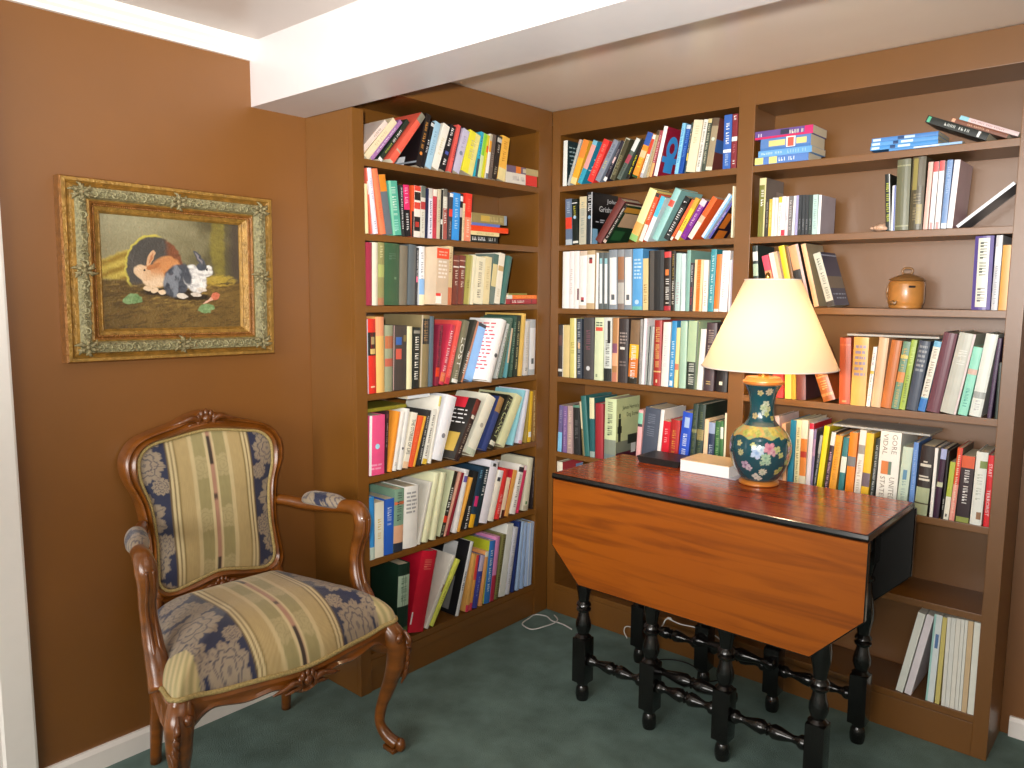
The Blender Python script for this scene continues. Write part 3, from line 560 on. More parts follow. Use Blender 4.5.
A6;-0.4672;0.1383;0.0152;0.2104;0.204;-0.0040;0.143;j;f0a850;b.55-1:e84848 b.0-.14:e04060;amber book with red top and rose foot on the armchair bookcase's lowest shelf
A6;-0.4486;0.1411;0.0263;0.2021;0.226;-0.0040;0.137;j;4448a0;b.7-1:c8b8d0 s.2-.6:8890d0;violet blue book with pale top on the armchair bookcase's lowest shelf
A6;-0.4121;0.1383;0.0173;0.2112;0.179;-0.0040;0.170;j;f0a868;b.9-1:f0ead0;peach orange book between violet and blue on the armchair bookcase's lowest shelf
A6;-0.3863;0.1401;0.0334;0.2442;0.145;-0.0040;0.190;j;3878c0;s.15-.85:d8e4e8 k.b8c030;blue book with pale vertical title and lime side on the armchair bookcase's lowest shelf
A6;-0.3511;0.1385;0.0229;0.2542;0.142;-0.0040;0.190;j;d888b8;b.0-.4:b03048 k.e090c0;pink book with crimson foot on the armchair bookcase's lowest shelf
A6;-0.3260;0.1394;0.0208;0.2551;0.200;-0.0040;0.173;j;7c7848;s.0-.95:484028;olive flecked book right of pink on the armchair bookcase's lowest shelf
A6;-0.2987;0.1415;0.0348;0.2896;0.181;-0.0040;0.185;p;e4e4dc;;white booklet left of grey white on the armchair bookcase's lowest shelf
A6;-0.2617;0.1402;0.0252;0.2688;0.199;-0.0040;0.183;j;d4d4dc;s.1-.9:b0b0b8;grey white booklet left of navy on the armchair bookcase's lowest shelf
A6;-0.2230;0.1376;0.0159;0.2859;0.152;-0.0040;0.180;j;283870;;navy blue binder on the armchair bookcase's lowest shelf
A6;-0.1981;0.1376;0.0196;0.2800;0.123;-0.0040;0.185;j;a8c4e8;v.8-1:e4ecf4;pale blue booklet next to navy on the armchair bookcase's lowest shelf
A6;-0.1695;0.1371;0.0200;0.2717;0.093;-0.0040;0.185;j;a0bce4;v.8-1:e8eef4;pale blue booklet, middle of three on the armchair bookcase's lowest shelf
A6;-0.1409;0.1379;0.0421;0.2640;0.064;-0.0040;0.180;j;a8c0e4;v.3-.4:e8eef4 v.7-.8:e8eef4;pale blue booklet nearest the corner on the armchair bookcase's lowest shelf
B0;0.0519;1.7528;0.0192;0.1737;0.013;-0.0040;0.118;p;eceee8;k.24383c cs.1-.9:a8c0c0 cs.2-.8:98b0b8;white spined book with dark line-art side at the stile end, corner bay top shelf
B0;0.0731;1.7562;0.0110;0.1770;0.331;-0.0040;0.120;p;b8bcb8;b.9-1:d0b8b0;thin grey book left of orange yellow on the corner bay's top shelf
B0;0.0890;1.7625;0.0276;0.1710;0.367;-0.0040;0.116;p;f4b038;b.6-1:f49040 b.0-.15:f0d890;orange yellow paperback on the corner bay's top shelf
B0;0.1245;1.7617;0.0211;0.1683;0.446;-0.0040;0.114;p;38a4c0;b.35-.9:f0a8a0 b.9-1:80c0d8 k.2890b0 cs.3-.8:e8f0f0;teal paperback with pink upper spine on the corner bay's top shelf
B0;0.1713;1.7651;0.0279;0.1650;0.464;-0.0040;0.112;p;e83c38;s.1-.9:f08878;red paperback with pale lettering on the corner bay's top shelf
B0;0.2077;1.7642;0.0229;0.1635;0.532;-0.0040;0.111;p;8890a0;s.3-.5:c8c080 s.5-.9:606878;blue grey paperback right of red on the corner bay's top shelf
B0;0.2446;1.7594;0.0138;0.1581;0.520;-0.0040;0.107;p;34303c;b.0-.1:f0f0f0 s.3-.8:a8a0a0 r.45-.6:e0c0c0:.2-.8;black paperback with white foot and pinkish patch on the corner bay's top shelf
B0;0.2759;1.7613;0.0206;0.1583;0.437;-0.0040;0.108;p;4c4834;s.1-.6:98906c b.97-1:c0c0b0 v.0-.12:a8a890;dark olive paperback on the corner bay's top shelf
B0;0.3061;1.7617;0.0176;0.1597;0.544;-0.0040;0.109;p;5c6860;b.7-1:e0e4e0 b.4-.6:a84858 s.05-.4:282c2c;grey paperback with red spot and white top on the corner bay's top shelf
B0;0.3459;1.7586;0.0138;0.1489;0.451;-0.0040;0.110;p;201c18;s.04-.6:f0e830 b.6-1:282420;black paperback with vivid yellow lettering on the corner bay's top shelf
B0;0.3718;1.7620;0.0242;0.1642;0.397;-0.0040;0.112;p;f09838;b.72-1:3c60b0 s.2-.5:f0e040 b.45-.6:f4c898 b.0-.05:205030;orange paperback with blue top on the corner bay's top shelf
B0;0.4055;1.7564;0.0112;0.1537;0.349;-0.0040;0.105;p;f0ece0;b.55-.9:e04c38 b.0-.1:b8b8c0 s.15-.5:908878;white paperback with red upper spine on the corner bay's top shelf
B0;0.4316;1.7553;0.0107;0.1643;0.261;-0.0040;0.112;p;c0ac84;s.1-.9:907c58 b.9-1:504030;tan brown paperback on the corner bay's top shelf
B0;0.4445;1.7556;0.0113;0.1615;0.264;-0.0040;0.110;p;b05058;b.0-.3:e8b070 s.3-.9:e8d0c8;dusty red paperback with amber foot on the corner bay's top shelf
B0;0.4638;1.7559;0.0151;0.1726;0.223;-0.0040;0.117;p;f4f0ec;k.a02038 cd.6:48a8f0:.32 cr.1-.38:48a8f0:.25-.75 cr.3-.42:48a8f0:.05-.9;white spined book with crimson side and big blue letters on the corner bay's top shelf
B0;0.5475;1.7547;0.0138;0.1716;0.153;-0.0040;0.117;p;88ccf0;s.2-.9:4088c8;light blue paperback next to the crimson side on the corner bay's top shelf
B0;0.5630;1.7554;0.0160;0.1629;0.175;-0.0040;0.111;p;1c50a8;s.3-.9:6090d8 b.92-1:c8d8e8;royal blue paperback between pale blue and dark ones on the corner bay's top shelf
B0;0.5862;1.7533;0.0049;0.1697;0.136;-0.0040;0.115;p;3c4c40;b.25-.4:e8c848 s.4-.9:d8d8d0;slim dark green paperback with yellow square on the corner bay's top shelf
B0;0.5926;1.7577;0.0343;0.1737;0.149;-0.0040;0.118;p;ece0c0;s.5-.9:d8c8a0;thick cream paperback on the corner bay's top shelf
B0;0.6302;1.7549;0.0152;0.1729;0.153;-0.0040;0.118;p;ece8dc;s.05-.95:383430;white paperback covered in black lettering on the corner bay's top shelf
B0;0.6511;1.7543;0.0140;0.1727;0.125;-0.0040;0.117;p;485044;s.1-.9:d0d0b8 b.92-1:d8c890;dark grey green paperback with cream top on the corner bay's top shelf
B0;0.6671;1.7557;0.0237;0.1717;0.130;-0.0040;0.140;p;a49478;b.85-1:685848 d.6:d0d8c8 b.0-.07:e8e0c8 k.784038 cb.35-.6:4870b0;brown beige paperback with pale round badge on the corner bay's top shelf
B0;0.7303;1.7526;0.0275;0.1759;0.000;-0.0040;0.120;p;3c68b8;s.4-.85:f0f4f8 b.3-.36:e8ecf0 s.05-.28:a8c0e0;blue paperback with white lettering near the post on the corner bay's top shelf
B0;0.7598;1.7526;0.0189;0.1753;0.000;-0.0040;0.119;p;843038;b.5-.58:e8e8e0 s.05-.15:e8e8e0 s.85-.97:f0f0f0 s.2-.45:b86870;maroon paperback with white dots against the post on the corner bay's top shelf
B1;0.0716;1.5226;0.0304;0.1783;-0.030;-0.0040;0.121;p;687890;b.35-.6:e04430 s.65-.95:a8b8c8 b.0-.12:b8c4cc;grey blue paperback with red middle on the corner bay's second shelf
B1;0.1068;1.5226;0.0257;0.1762;-0.053;-0.0040;0.120;p;202824;s.5-.85:c0b840 d.6:a8c8e0 b.9-.92:e0e0e0 b.03-.08:e0e0d8;black paperback with yellow lettering and blue dot on the corner bay's second shelf
B1;0.1362;1.5226;0.0328;0.1826;0.000;-0.0040;0.124;p;c0bca8;b.75-1:d8c8a0 s.1-.9:909890;grey cream paperback on the corner bay's second shelf
B1;0.1714;1.5226;0.0273;0.1965;0.000;-0.0040;0.170;j;202428;s.6-.95:e0e0e0 v.8-.9:d8dce0 b.0-.5:303840 d.52:88b0d0 k.121416 ct.62-.93:f0f0f0:John/Grisham cs.42-.5:b8b8c0 cr.0-.3:88b8d8:.0-.2;black paperback with white author lettering on its side on the corner bay's second shelf
B1;0.2135;1.5404;0.0309;0.1835;0.614;-0.0040;0.130;h;6c3430;k.5c2c28;plain maroon book leaning steeply on the corner bay's second shelf
B1;0.2490;1.5306;0.0139;0.1663;0.615;-0.0040;0.140;p;241c18;s.1-.9:f0ece0 b.0-.08:c8b0a0 k.183824 cb.82-.95:c89038 cr.45-.8:c8a888:.1-.9 cr.1-.35:2c6038:.1-.6;black book with white title, green and tan side on the corner bay's second shelf
B1;0.3668;1.5362;0.0323;0.1981;0.435;-0.0040;0.135;j;f0d880;b.35-1:f0e8a8 b.12-.35:f4b060 b.0-.12:90c070;pale yellow paperback with orange and green foot on the corner bay's second shelf
B1;0.4087;1.5286;0.0160;0.1804;0.388;-0.0040;0.123;p;f05c38;b.0-.35:f4e8dc b.92-1:403838 s.4-.8:f0d0b8;orange red paperback with white foot on the corner bay's second shelf
B1;0.4278;1.5301;0.0180;0.1680;0.432;-0.0040;0.114;p;e0ecf0;b.55-1:58c4e0;white paperback with cyan top on the corner bay's second shelf
B1;0.4637;1.5347;0.0259;0.1945;0.484;-0.0040;0.160;h;98ccc8;r.66-.78:e85848:.1-.9;aqua hardcover with red square on the corner bay's second shelf
B1;0.5122;1.5336;0.0220;0.1638;0.523;-0.0040;0.111;p;282c2c;s.05-.75:f0f0f0 b.8-.92:101010 s.82-.9:e0e0e0;black book with white script lettering beside aqua on the corner bay's second shelf
B1;0.5381;1.5273;0.0090;0.1571;0.550;-0.0040;0.107;p;e86838;s.3-.6:f09868 b.0-.08:e8e0d0;orange paperback left of yellow on the corner bay's second shelf
B1;0.5566;1.5305;0.0160;0.1574;0.520;-0.0040;0.107;p;f4cc40;b.0-.2:f0e8d0 s.2-.5:688038 b.75-1:f0a840;yellow paperback with green lettering on the corner bay's second shelf
B1;0.5792;1.5341;0.0215;0.1512;0.562;-0.0040;0.105;p;7c2c90;s.3-.9:e0b8d8 b.85-1:e8d0d8 d.08:903898;purple paperback with pale lettering on the corner bay's second shelf
B1;0.6085;1.5332;0.0189;0.1613;0.597;-0.0040;0.110;p;f06830;b.0-.4:f0dcd0 b.4-.55:f4b898;orange paperback fading to white on the corner bay's second shelf
B1;0.6602;1.5324;0.0170;0.1692;0.611;-0.0040;0.115;p;d4e4f0;v.6-1:78b0dc s.3-.7:a0a8d0;white and light blue paperback leaning far right on the corner bay's second shelf
B1;0.6867;1.5271;0.0080;0.1462;0.608;-0.0040;0.110;p;4c4ca0;v.0-.3:8068b8 s.2-.7:e8d0e0 k.241c30 cr.3-.7:f08830:.1-.5 cr.0-.25:f08830:.2-.8;violet paperback with orange letters on its side on the corner bay's second shelf
B1;0.7774;1.5226;0.0052;0.1683;0.000;0.0120;0.100;p;ece4c4;;thin cream paperback upright against the post on the corner bay's second shelf
B2;0.0584;1.2733;0.0324;0.2236;0.000;-0.0040;0.152;j;f4f2ee;;plain white volume at the stile end on the corner bay's third shelf
B2;0.0919;1.2733;0.0227;0.2248;0.000;-0.0040;0.153;j;f0eae8;s.2-.7:d0c0b8;white volume with faint lettering, second in the row on the corner bay's third shelf
B2;0.1156;1.2733;0.0235;0.2247;0.000;-0.0040;0.153;j;f2eeea;r.15-.35:704850:.7-1;white volume with small dark foot mark on the corner bay's third shelf
B2;0.1412;1.2733;0.0348;0.2241;-0.000;-0.0040;0.152;j;d8c4b0;b.06-.92:f2f0ec r.14-.2:b84850:.3-.7 r.12-.15:303030:.3-.7;beige tipped white panel volume with red foot mark on the corner bay's third shelf
B2;0.1768;1.2733;0.0374;0.2248;0.000;-0.0040;0.153;j;c8ac84;b.1-.93:eeece4 r.78-.85:a84040:.3-.7 r.85-.88:403838:.3-.7;tan tipped white panel volume with red top mark on the corner bay's third shelf
B2;0.2201;1.2733;0.0106;0.2154;-0.000;-0.0040;0.146;j;f4f2ee;;slim white volume beside grey striped pair on the corner bay's third shelf
B2;0.2358;1.2733;0.0214;0.2151;-0.020;-0.0040;0.146;j;5c6464;r.1-.85:f0f0f0:.2-.75 r.8-.9:98c8d0:.2-.75;dark grey volume with white stripe, left of pair on the corner bay's third shelf
B2;0.2586;1.2733;0.0221;0.2144;-0.018;-0.0040;0.146;j;5c6464;r.1-.85:f0f0f0:.2-.75 r.8-.9:98c8d0:.2-.75;dark grey volume with white stripe, right of pair on the corner bay's third shelf
B2;0.2840;1.2733;0.0369;0.2239;-0.026;-0.0040;0.152;j;8c949c;r.08-.87:f0efec:.1-.9 r.16-.25:606468:.3-.7;grey volume with white panel, left of brown photo spine on the corner bay's third shelf
B2;0.3229;1.2733;0.0280;0.2242;-0.021;-0.0040;0.152;j;887870;b.5-.88:a07050 b.1-.45:b8b4ac b.88-1:909498;grey and brown photo volume on the corner bay's third shelf
B2;0.3522;1.2733;0.0340;0.2234;-0.022;-0.0040;0.152;j;8c949c;r.08-.87:f0efec:.1-.9 r.16-.25:606468:.3-.7;grey volume with white panel, left of sky blue on the corner bay's third shelf
B2;0.3876;1.2733;0.0423;0.2242;-0.013;-0.0040;0.152;j;5ca4dc;b.0-.06:70b8b0 m.5-.85:b8d8f0 d.13:b8d8f0;thick sky blue volume with pale lettering on the corner bay's third shelf
B2;0.4327;1.2733;0.0223;0.1884;-0.024;-0.0040;0.128;p;e0c890;s.1-.5:a07840;short tan volume beside sky blue on the corner bay's third shelf
B2;0.4567;1.2733;0.0636;0.2160;-0.020;-0.0040;0.147;h;242424;v.1-.4:585450;very thick glossy black hardcover on the corner bay's third shelf
B2;0.5220;1.2733;0.0273;0.2104;-0.022;-0.0040;0.143;j;2c2420;b.9-1:d84848 s.1-.55:f0ece4 r.6-.7:e88040:.2-.7 b.0-.08:b03038;black volume with red top and white lettering on the corner bay's third shelf
B2;0.5506;1.2733;0.0148;0.2121;-0.019;-0.0040;0.144;j;302820;s.1-.5:e0d8c8 s.5-.95:a89048;dark brown volume with mixed lettering on the corner bay's third shelf
B2;0.5662;1.2733;0.0190;0.2042;0.000;-0.0040;0.139;j;b8d0cc;s.1-.5:b090a0;pale aqua volume left of paler one on the corner bay's third shelf
B2;0.5895;1.2733;0.0165;0.2015;-0.018;-0.0040;0.137;j;d0e4e4;b.0-.1:e8f0f0;very pale blue volume on the corner bay's third shelf
B2;0.6086;1.2733;0.0139;0.2130;0.000;-0.0040;0.160;j;88b4a8;;sea green volume behind slim black on the corner bay's third shelf
B2;0.6233;1.2733;0.0118;0.1693;0.000;-0.0040;0.115;p;403c40;s.6-.95:d8d8d8 s.1-.5:b03850;slim black volume with maroon lettering on the corner bay's third shelf
B2;0.6372;1.2738;0.0331;0.1793;0.016;-0.0040;0.122;p;f4d4a8;v.3-.72:f07828 s.4-.9:f09050;peach and orange striped volume on the corner bay's third shelf
B2;0.6739;1.2733;0.0178;0.1776;0.000;-0.0040;0.121;p;f0ece4;s.1-.6:b0a890;cream white volume right of orange stripe on the corner bay's third shelf
B2;0.6941;1.2739;0.0204;0.2133;0.030;-0.0040;0.160;j;3c94a0;s.1-.9:c8e4e4;teal volume with pale lettering on the corner bay's third shelf
B2;0.7168;1.2738;0.0179;0.1951;0.031;-0.0040;0.133;j;f07c34;b.0-.05:e8e0d8;bright orange volume near the lamp on the corner bay's third shelf
B2;0.7363;1.2742;0.0283;0.2068;0.031;-0.0040;0.141;j;f2eeee;s.2-.8:e0c8c8;white volume right of bright orange on the corner bay's third shelf
B2;0.7708;1.2733;0.0119;0.1762;0.000;-0.0040;0.120;p;e4e0e4;v.5-1:a8a0b0;white and grey volume nearest the post on the corner bay's third shelf
B3;0.0418;0.9971;0.0196;0.2107;0.000;-0.0040;0.140;j;3c3430;b.6-.8:604038 b.1-.15:d8d8d0;black brown volume at the stile end on the corner bay's fourth shelf
B3;0.0635;0.9971;0.0343;0.2095;-0.000;-0.0040;0.142;j;dcc488;v.0-.12:f0ece0;tan volume left of pale yellow on the corner bay's fourth shelf
B3;0.1023;0.9971;0.0303;0.2375;-0.017;-0.0040;0.162;j;dcd07c;v.75-1:ece8d0 s.4-.6:a89848;pale yellow volume on the corner bay's fourth shelf
B3;0.1357;0.9971;0.0251;0.2368;-0.021;-0.0040;0.161;j;3c4450;s.05-.95:c0c4c8 r.5-.6:e0b890:.3-.7;navy grey volume with a pale mark on the corner bay's fourth shelf
B3;0.1695;0.9971;0.0493;0.2414;-0.016;-0.0040;0.164;h;4c4848;s.45-.8:885868 d.18:d8d8d8;thick charcoal hardcover with rosy lettering on the corner bay's fourth shelf
B3;0.2202;0.9971;0.0408;0.2432;-0.000;-0.0040;0.165;j;dce4bc;r.79-.85:e05848:.1-.9 m.86-.94:506050 r.05-.1:90a080:.2-.4;pale green volume with red title label on the corner bay's fourth shelf
B3;0.2659;0.9971;0.0358;0.2443;-0.017;-0.0040;0.166;j;d8dcd4;s.1-.65:282828 r.6-.95:303030:.5-.85 b.0-.2:303430;white and black photo volume with dark lettering on the corner bay's fourth shelf
B3;0.3027;0.9971;0.0267;0.2450;0.000;-0.0040;0.167;j;b88454;b.3-.6:8c5870 r.25-.45:f0b088:.0-1 b.0-.15:c88068 v.85-1:e0a878;tan and mauve volume with peach triangle on the corner bay's fourth shelf
B3;0.3313;0.9971;0.0422;0.2422;0.000;-0.0040;0.165;h;403838;m.6-.8:a89890 m.25-.35:786c68 r.52-.56:e0dcd4:.2-.7;charcoal hardcover with small white lettering on the corner bay's fourth shelf
B3;0.3755;0.9986;0.0393;0.2374;0.039;-0.0040;0.161;j;84684c;b.1-.6:d87830 b.4-.62:f0b820 s.02-.6:f0f0ec b.0-.1:302c24;brown volume with yellow patch and white lettering on the corner bay's fourth shelf
B3;0.4245;0.9971;0.0090;0.2423;0.001;-0.0040;0.165;j;a8a4a0;s.1-.9:686464;grey volume left of thin white on the corner bay's fourth shelf
B3;0.4344;0.9975;0.0146;0.2456;0.026;-0.0040;0.167;j;f4f0f0;v.8-1:c0a8b8;thin white volume leaning beside red on the corner bay's fourth shelf
B3;0.4498;0.9981;0.0273;0.2173;0.038;-0.0040;0.148;j;b4b8b4;v.3-.5:404848 v.6-.7:686c6c;grey striped short volume on the corner bay's fourth shelf
B3;0.4860;0.9971;0.0302;0.2406;0.000;-0.0040;0.164;h;a83028;s.25-.9:e0b870 b.21-.23:e0b870 r.05-.1:f0d8a8:.4-.6;red hardcover with gilt lettering on the corner bay's fourth shelf
B3;0.5182;0.9977;0.0292;0.2343;0.020;-0.0040;0.159;j;eeeae0;s.3-.8:c8c8d0;white volume right of red gilt on the corner bay's fourth shelf
B3;0.5494;0.9978;0.0190;0.2396;0.037;-0.0040;0.163;j;3c94cc;s.15-.7:d8ecf4 r.02-.1:e0ecf0:.2-.8;blue volume with white lettering on the corner bay's fourth shelf
B3;0.5715;0.9975;0.0142;0.2159;0.026;-0.0040;0.147;j;ecdc98;b.3-.4:e08060;short pale yellow volume with pinkish patch on the corner bay's fourth shelf
B3;0.5922;0.9971;0.0265;0.2411;0.000;-0.0040;0.164;h;a8c8b0;;plain sage green volume on the corner bay's fourth shelf
B3;0.6197;0.9979;0.0389;0.2421;0.020;-0.0040;0.165;j;b4cca4;b.0-.4:303830 s.02-.38:d8dcd0 v.85-1:5c6854;sage volume with dark lettered foot on the corner bay's fourth shelf
B3;0.6622;0.9981;0.0204;0.2148;0.050;-0.0040;0.120;j;eeeae4;;narrow white volume beside plum on the corner bay's fourth shelf
B3;0.6881;0.9982;0.0382;0.2373;0.028;-0.0040;0.189;h;4c3c40;s.05-.15:c8b070 s.5-.9:a8988c;plum black hardcover under the shade on the corner bay's fourth shelf
B3;0.7369;0.9980;0.0394;0.2382;0.023;-0.0040;0.189;h;282424;r.1-.15:e8e0c8:.3-.6 s.3-.4:b0a890;black hardcover under the shade against the post on the corner bay's fourth shelf
B3;0.7822;1.2363;0.0040;0.0273;-1.571;-0.0200;0.120;p;b8b4b0;;grey leaflet lying on the book tops on the corner bay's fourth shelf
B4;0.0445;0.6883;0.0198;0.1921;0.033;-0.0040;0.150;p;6c6490;b.0-.42:88c8ec s.6-.9:a098b0;violet grey book with sky blue foot on the corner bay's fifth shelf
B4;0.0714;0.6876;0.0198;0.1919;0.000;-0.0040;0.130;p;84689c;s.1-.9:b89cc4;purple book with mauve lettering on the corner bay's fifth shelf
B4;0.0935;0.6876;0.0263;0.1945;-0.000;-0.0040;0.132;p;b89c98;s.1-.9:e0c8b0;pinkish beige flecked book on the corner bay's fifth shelf
B4;0.1287;0.6876;0.0324;0.2006;-0.042;-0.0040;0.160;j;2c2c2c;s.3-.7:686868 b.95-1:60907c;black book left of leaning greens on the corner bay's fifth shelf
B4;0.1726;0.6876;0.0072;0.2179;-0.095;-0.0040;0.148;j;d8ccA8;b.0-.5:7c7048;cream topped olive book leaning on the corner bay's fifth shelf
B4;0.1825;0.6876;0.0244;0.2412;-0.103;-0.0040;0.180;h;34706c;;teal hardcover leaning on the corner bay's fifth shelf
B4;0.2081;0.6876;0.0225;0.2375;-0.034;-0.0040;0.161;j;2c6468;b.65-1:ece4b8 b.0-.1:a0b0a8;teal book with cream upper label on the corner bay's fifth shelf
B4;0.2337;0.6876;0.0369;0.2183;-0.019;-0.0040;0.140;h;a83038;;plain brick red hardcover on the corner bay's fifth shelf
B4;0.2879;0.6876;0.0523;0.2462;0.000;0.0150;0.165;h;d0dcac;s.4-.95:405040 b.0-.12:788888 b.12-.35:889080 k.c0cc98 ct.66-.9:303828:James.Herriot's/Dog.Stories cr.26-.68:242c24:.09-.2 cr.45-.56:242c24:.06-.24 cr.69-.76:242c24:.115-.175 cb.12-.32:7c8474 cb.0-.14:502030 cr.25-.4:303830:.5-.98 cr.1-.25:d8dcd8:.65-.85;pale green hardcover showing a dark standing figure on the corner bay's fifth shelf
B4;0.4179;0.6885;0.0193;0.2125;0.047;-0.0040;0.144;j;f0b4b4;b.0-.15:d84060 b.75-.95:88c8ac b.7-.75:404448;pink book with mint top on the corner bay's fifth shelf
B4;0.4403;0.6924;0.0639;0.2246;0.076;-0.0040;0.153;h;4c5464;s.5-.9:788090;thick slate blue hardcover on the corner bay's fifth shelf
B4;0.5050;0.6888;0.0145;0.2233;0.081;-0.0040;0.160;h;f0ece8;k.d8d4d0 cs.75-.85:a8a0a0;white hardcover rising behind red ones on the corner bay's fifth shelf
B4;0.5238;0.6894;0.0294;0.1821;0.062;-0.0040;0.124;p;d82434;s.5-.85:f0a0a0 b.0-.05:f0c8c0;scarlet book left of gilt crimson on the corner bay's fifth shelf
B4;0.5547;0.6898;0.0374;0.1912;0.059;-0.0040;0.130;h;b02c2c;s.1-.8:d09040;crimson book with gilt lettering on the corner bay's fifth shelf
B4;0.5940;0.6909;0.0381;0.2242;0.087;-0.0040;0.152;j;2c54c8;s.1-.65:e0e8f8 r.75-.92:a8c0e8:.3-.8;bright blue book on the corner bay's fifth shelf
B4;0.6419;0.6885;0.0199;0.2575;0.046;-0.0040;0.180;h;34443c;s.3-.9:606c48 b.6-.65:808058 k.1c2c24;dark green hardcover, left half of gilt pair on the corner bay's fifth shelf
B4;0.6635;0.6889;0.0255;0.2598;0.050;-0.0040;0.180;h;34443c;s.3-.9:606c48 b.5-.65:988858 k.1c2c24;dark green hardcover, right half of gilt pair on the corner bay's fifth shelf
B4;0.6944;0.6880;0.0153;0.2076;0.027;-0.0040;0.141;j;f0d0a8;;peach book right of dark green pair on the corner bay's fifth shelf
B4;0.7110;0.6882;0.0238;0.1991;0.025;-0.0040;0.135;j;303c58;s.05-.6:a8b4c8 b.8-1:98a8c8;navy book behind the white box on the corner bay's fifth shelf
B4;0.7405;0.6876;0.0180;0.2061;0.000;-0.0040;0.140;j;38683c;b.0-.3:7cacc4 s.4-.9:90b878;green book with pale blue foot on the corner bay's fifth shelf
B4;0.7631;0.6876;0.0105;0.2077;-0.019;-0.0040;0.141;j;4c7c4c;b.7-.9:e8ecdc b.0-.2:88a8b0;leaf green book with white label on the corner bay's fifth shelf
B4;0.7745;0.6876;0.0082;0.2375;0.000;-0.0040;0.162;j;f0e8c8;b.0-.35:d0b828;slim cream book with mustard foot against the post on the corner bay's fifth shelf
B5;0.0476;0.4301;0.0281;0.2150;-0.021;-0.0040;0.140;j;ece4d0;k.b84048 cb.5-.8:b84048 cr.1-.9:88a8d0:.65-1;white spined book with red side below the table top on the corner bay's sixth shelf
C0;1.0193;1.7532;0.0235;0.1751;-1.571;-0.0040;0.110;p;5c84c8;r0.84-1:e8e088:0.05-0.95 r0.58-0.73:e8e088:0.05-0.95 s0.2-0.55:e0e8f0;blue paperback with yellow squares, lowest of flat stack on the pot bay's top shelf
C0;1.0284;1.7771;0.0196;0.1736;-1.571;-0.0040;0.120;p;6ca8e4;s0.5-0.95:c8e0f4 s0.05-0.45:a0c8f0;light blue paperback, second up in flat stack on the pot bay's top shelf
C0;1.0241;1.7971;0.0363;0.1631;-1.571;-0.0040;0.120;p;5c84c0;v0-0.2:4878b8 r0.5-0.83:e0d088:0.3-0.8 r0.3-0.48:f0ece8:0.1-1 r0.33-0.45:e06050:0.15-0.9 r0.08-0.28:e0d088:0.3-0.8;thick blue paperback with red square, third in flat stack on the pot bay's top shelf
C0;1.0294;1.8338;0.0258;0.1886;-1.571;-0.0040;0.120;p;685090;r0-1:d02860:0-0.25 r0-0.14:d03070:0-1 s0.15-0.4:e8e8d0 r0.4-0.55:383850:0.3-0.9 s0.85-0.95:e8e0f0;purple and magenta paperback topping the flat stack on the pot bay's top shelf
C0;1.4446;1.7532;0.0064;0.1899;-1.571;-0.0040;0.150;p;9cc4ec;r0.4-1:5898d8:0-1 r0.3-0.65:e0ecf4:0.2-0.8;slim pale blue book lying flat under the blue trio on the pot bay's top shelf
C0;1.3839;1.7600;0.0112;0.1813;-1.571;-0.0040;0.125;p;4c94d8;r0.62-0.7:284878:0.1-0.9 r0.86-0.98:d0e4f0:0.2-0.8 r0.4-0.58:d0e8f0:0.2-0.8;blue volume with pale lettering, lowest of flat trio on the pot bay's top shelf
C0;1.3832;1.7716;0.0112;0.1790;-1.571;-0.0040;0.125;p;5c9cdc;r0.58-0.66:284878:0.1-0.9 r0.86-0.98:d0e4f0:0.2-0.8 r0.36-0.54:d0e8f0:0.2-0.8;blue volume with pale lettering, middle of flat trio on the pot bay's top shelf
C0;1.3833;1.7832;0.0111;0.1775;-1.571;-0.0040;0.125;p;4c84c8;r0.5-0.6:284878:0.1-0.9 r0.86-0.98:d0e4f0:0.2-0.8 r0.34-0.5:c0d8e8:0.2-0.8;blue volume with pale lettering, topmost of flat trio on the pot bay's top shelf
C0;1.5014;1.7545;0.0191;0.1701;-1.148;-0.0040;0.130;p;1c201c;r0.93-0.98:58b890:0.1-0.9 s0.25-0.7:c8ccc8 r0.12-0.16:e0e0e0:0.1-0.9;black book sloping down across the blue trio on the pot bay's top shelf
C0;1.5494;1.7544;0.0113;0.1526;-1.148;-0.0040;0.130;p;7c4c38;s0.3-0.7:c89878 r0.92-0.98:d8a888:0.1-0.9;brown book sloping on the black one on the pot bay's top shelf
C0;1.5751;1.7558;0.0108;0.1560;-1.148;-0.0040;0.130;p;d8c0c0;r0.85-1:90c8d8:0-1 s0.2-0.8:a87878;pale pink and aqua book topping the sloping stack on the pot bay's top shelf
C1;0.8639;1.5226;0.0221;0.1881;0.000;-0.0040;0.140;p;7c7c3c;s.5-.8:f0f0e8 b.88-1:d8d0a0 v.8-1:d8d098 k.6c6058 cr.3-.8:94847c:.6-1;olive book with white lettering and grey brown side on the pot bay's second shelf
C1;0.8888;1.5226;0.0088;0.1228;0.000;-0.0040;0.105;c;403c38;s.2-.9:a8a098;dark case next to the olive book on the pot bay's second shelf
C1;0.8994;1.5226;0.0097;0.1187;0.000;-0.0040;0.105;c;d8b848;s.2-.9:f0e0a0;yellow case on the pot bay's second shelf
C1;0.9099;1.5226;0.0084;0.1226;0.000;-0.0040;0.105;c;ecece4;;white case left of its twin on the pot bay's second shelf
C1;0.9200;1.5226;0.0083;0.1217;0.000;-0.0040;0.105;c;eeece8;;white case right of its twin on the pot bay's second shelf
C1;0.9307;1.5226;0.0106;0.1236;0.000;-0.0040;0.105;c;f0eee4;b.85-1:e0c848 s.1-.8:908880;white case with yellow top on the pot bay's second shelf
C1;0.9421;1.5226;0.0113;0.1242;0.000;-0.0040;0.105;c;f0ecec;b.0-.15:d84050;white case with red foot on the pot bay's second shelf
C1;0.9548;1.5226;0.0087;0.1231;0.000;-0.0040;0.105;c;ecdce0;s.3-.5:d890a0;pinkish white case on the pot bay's second shelf
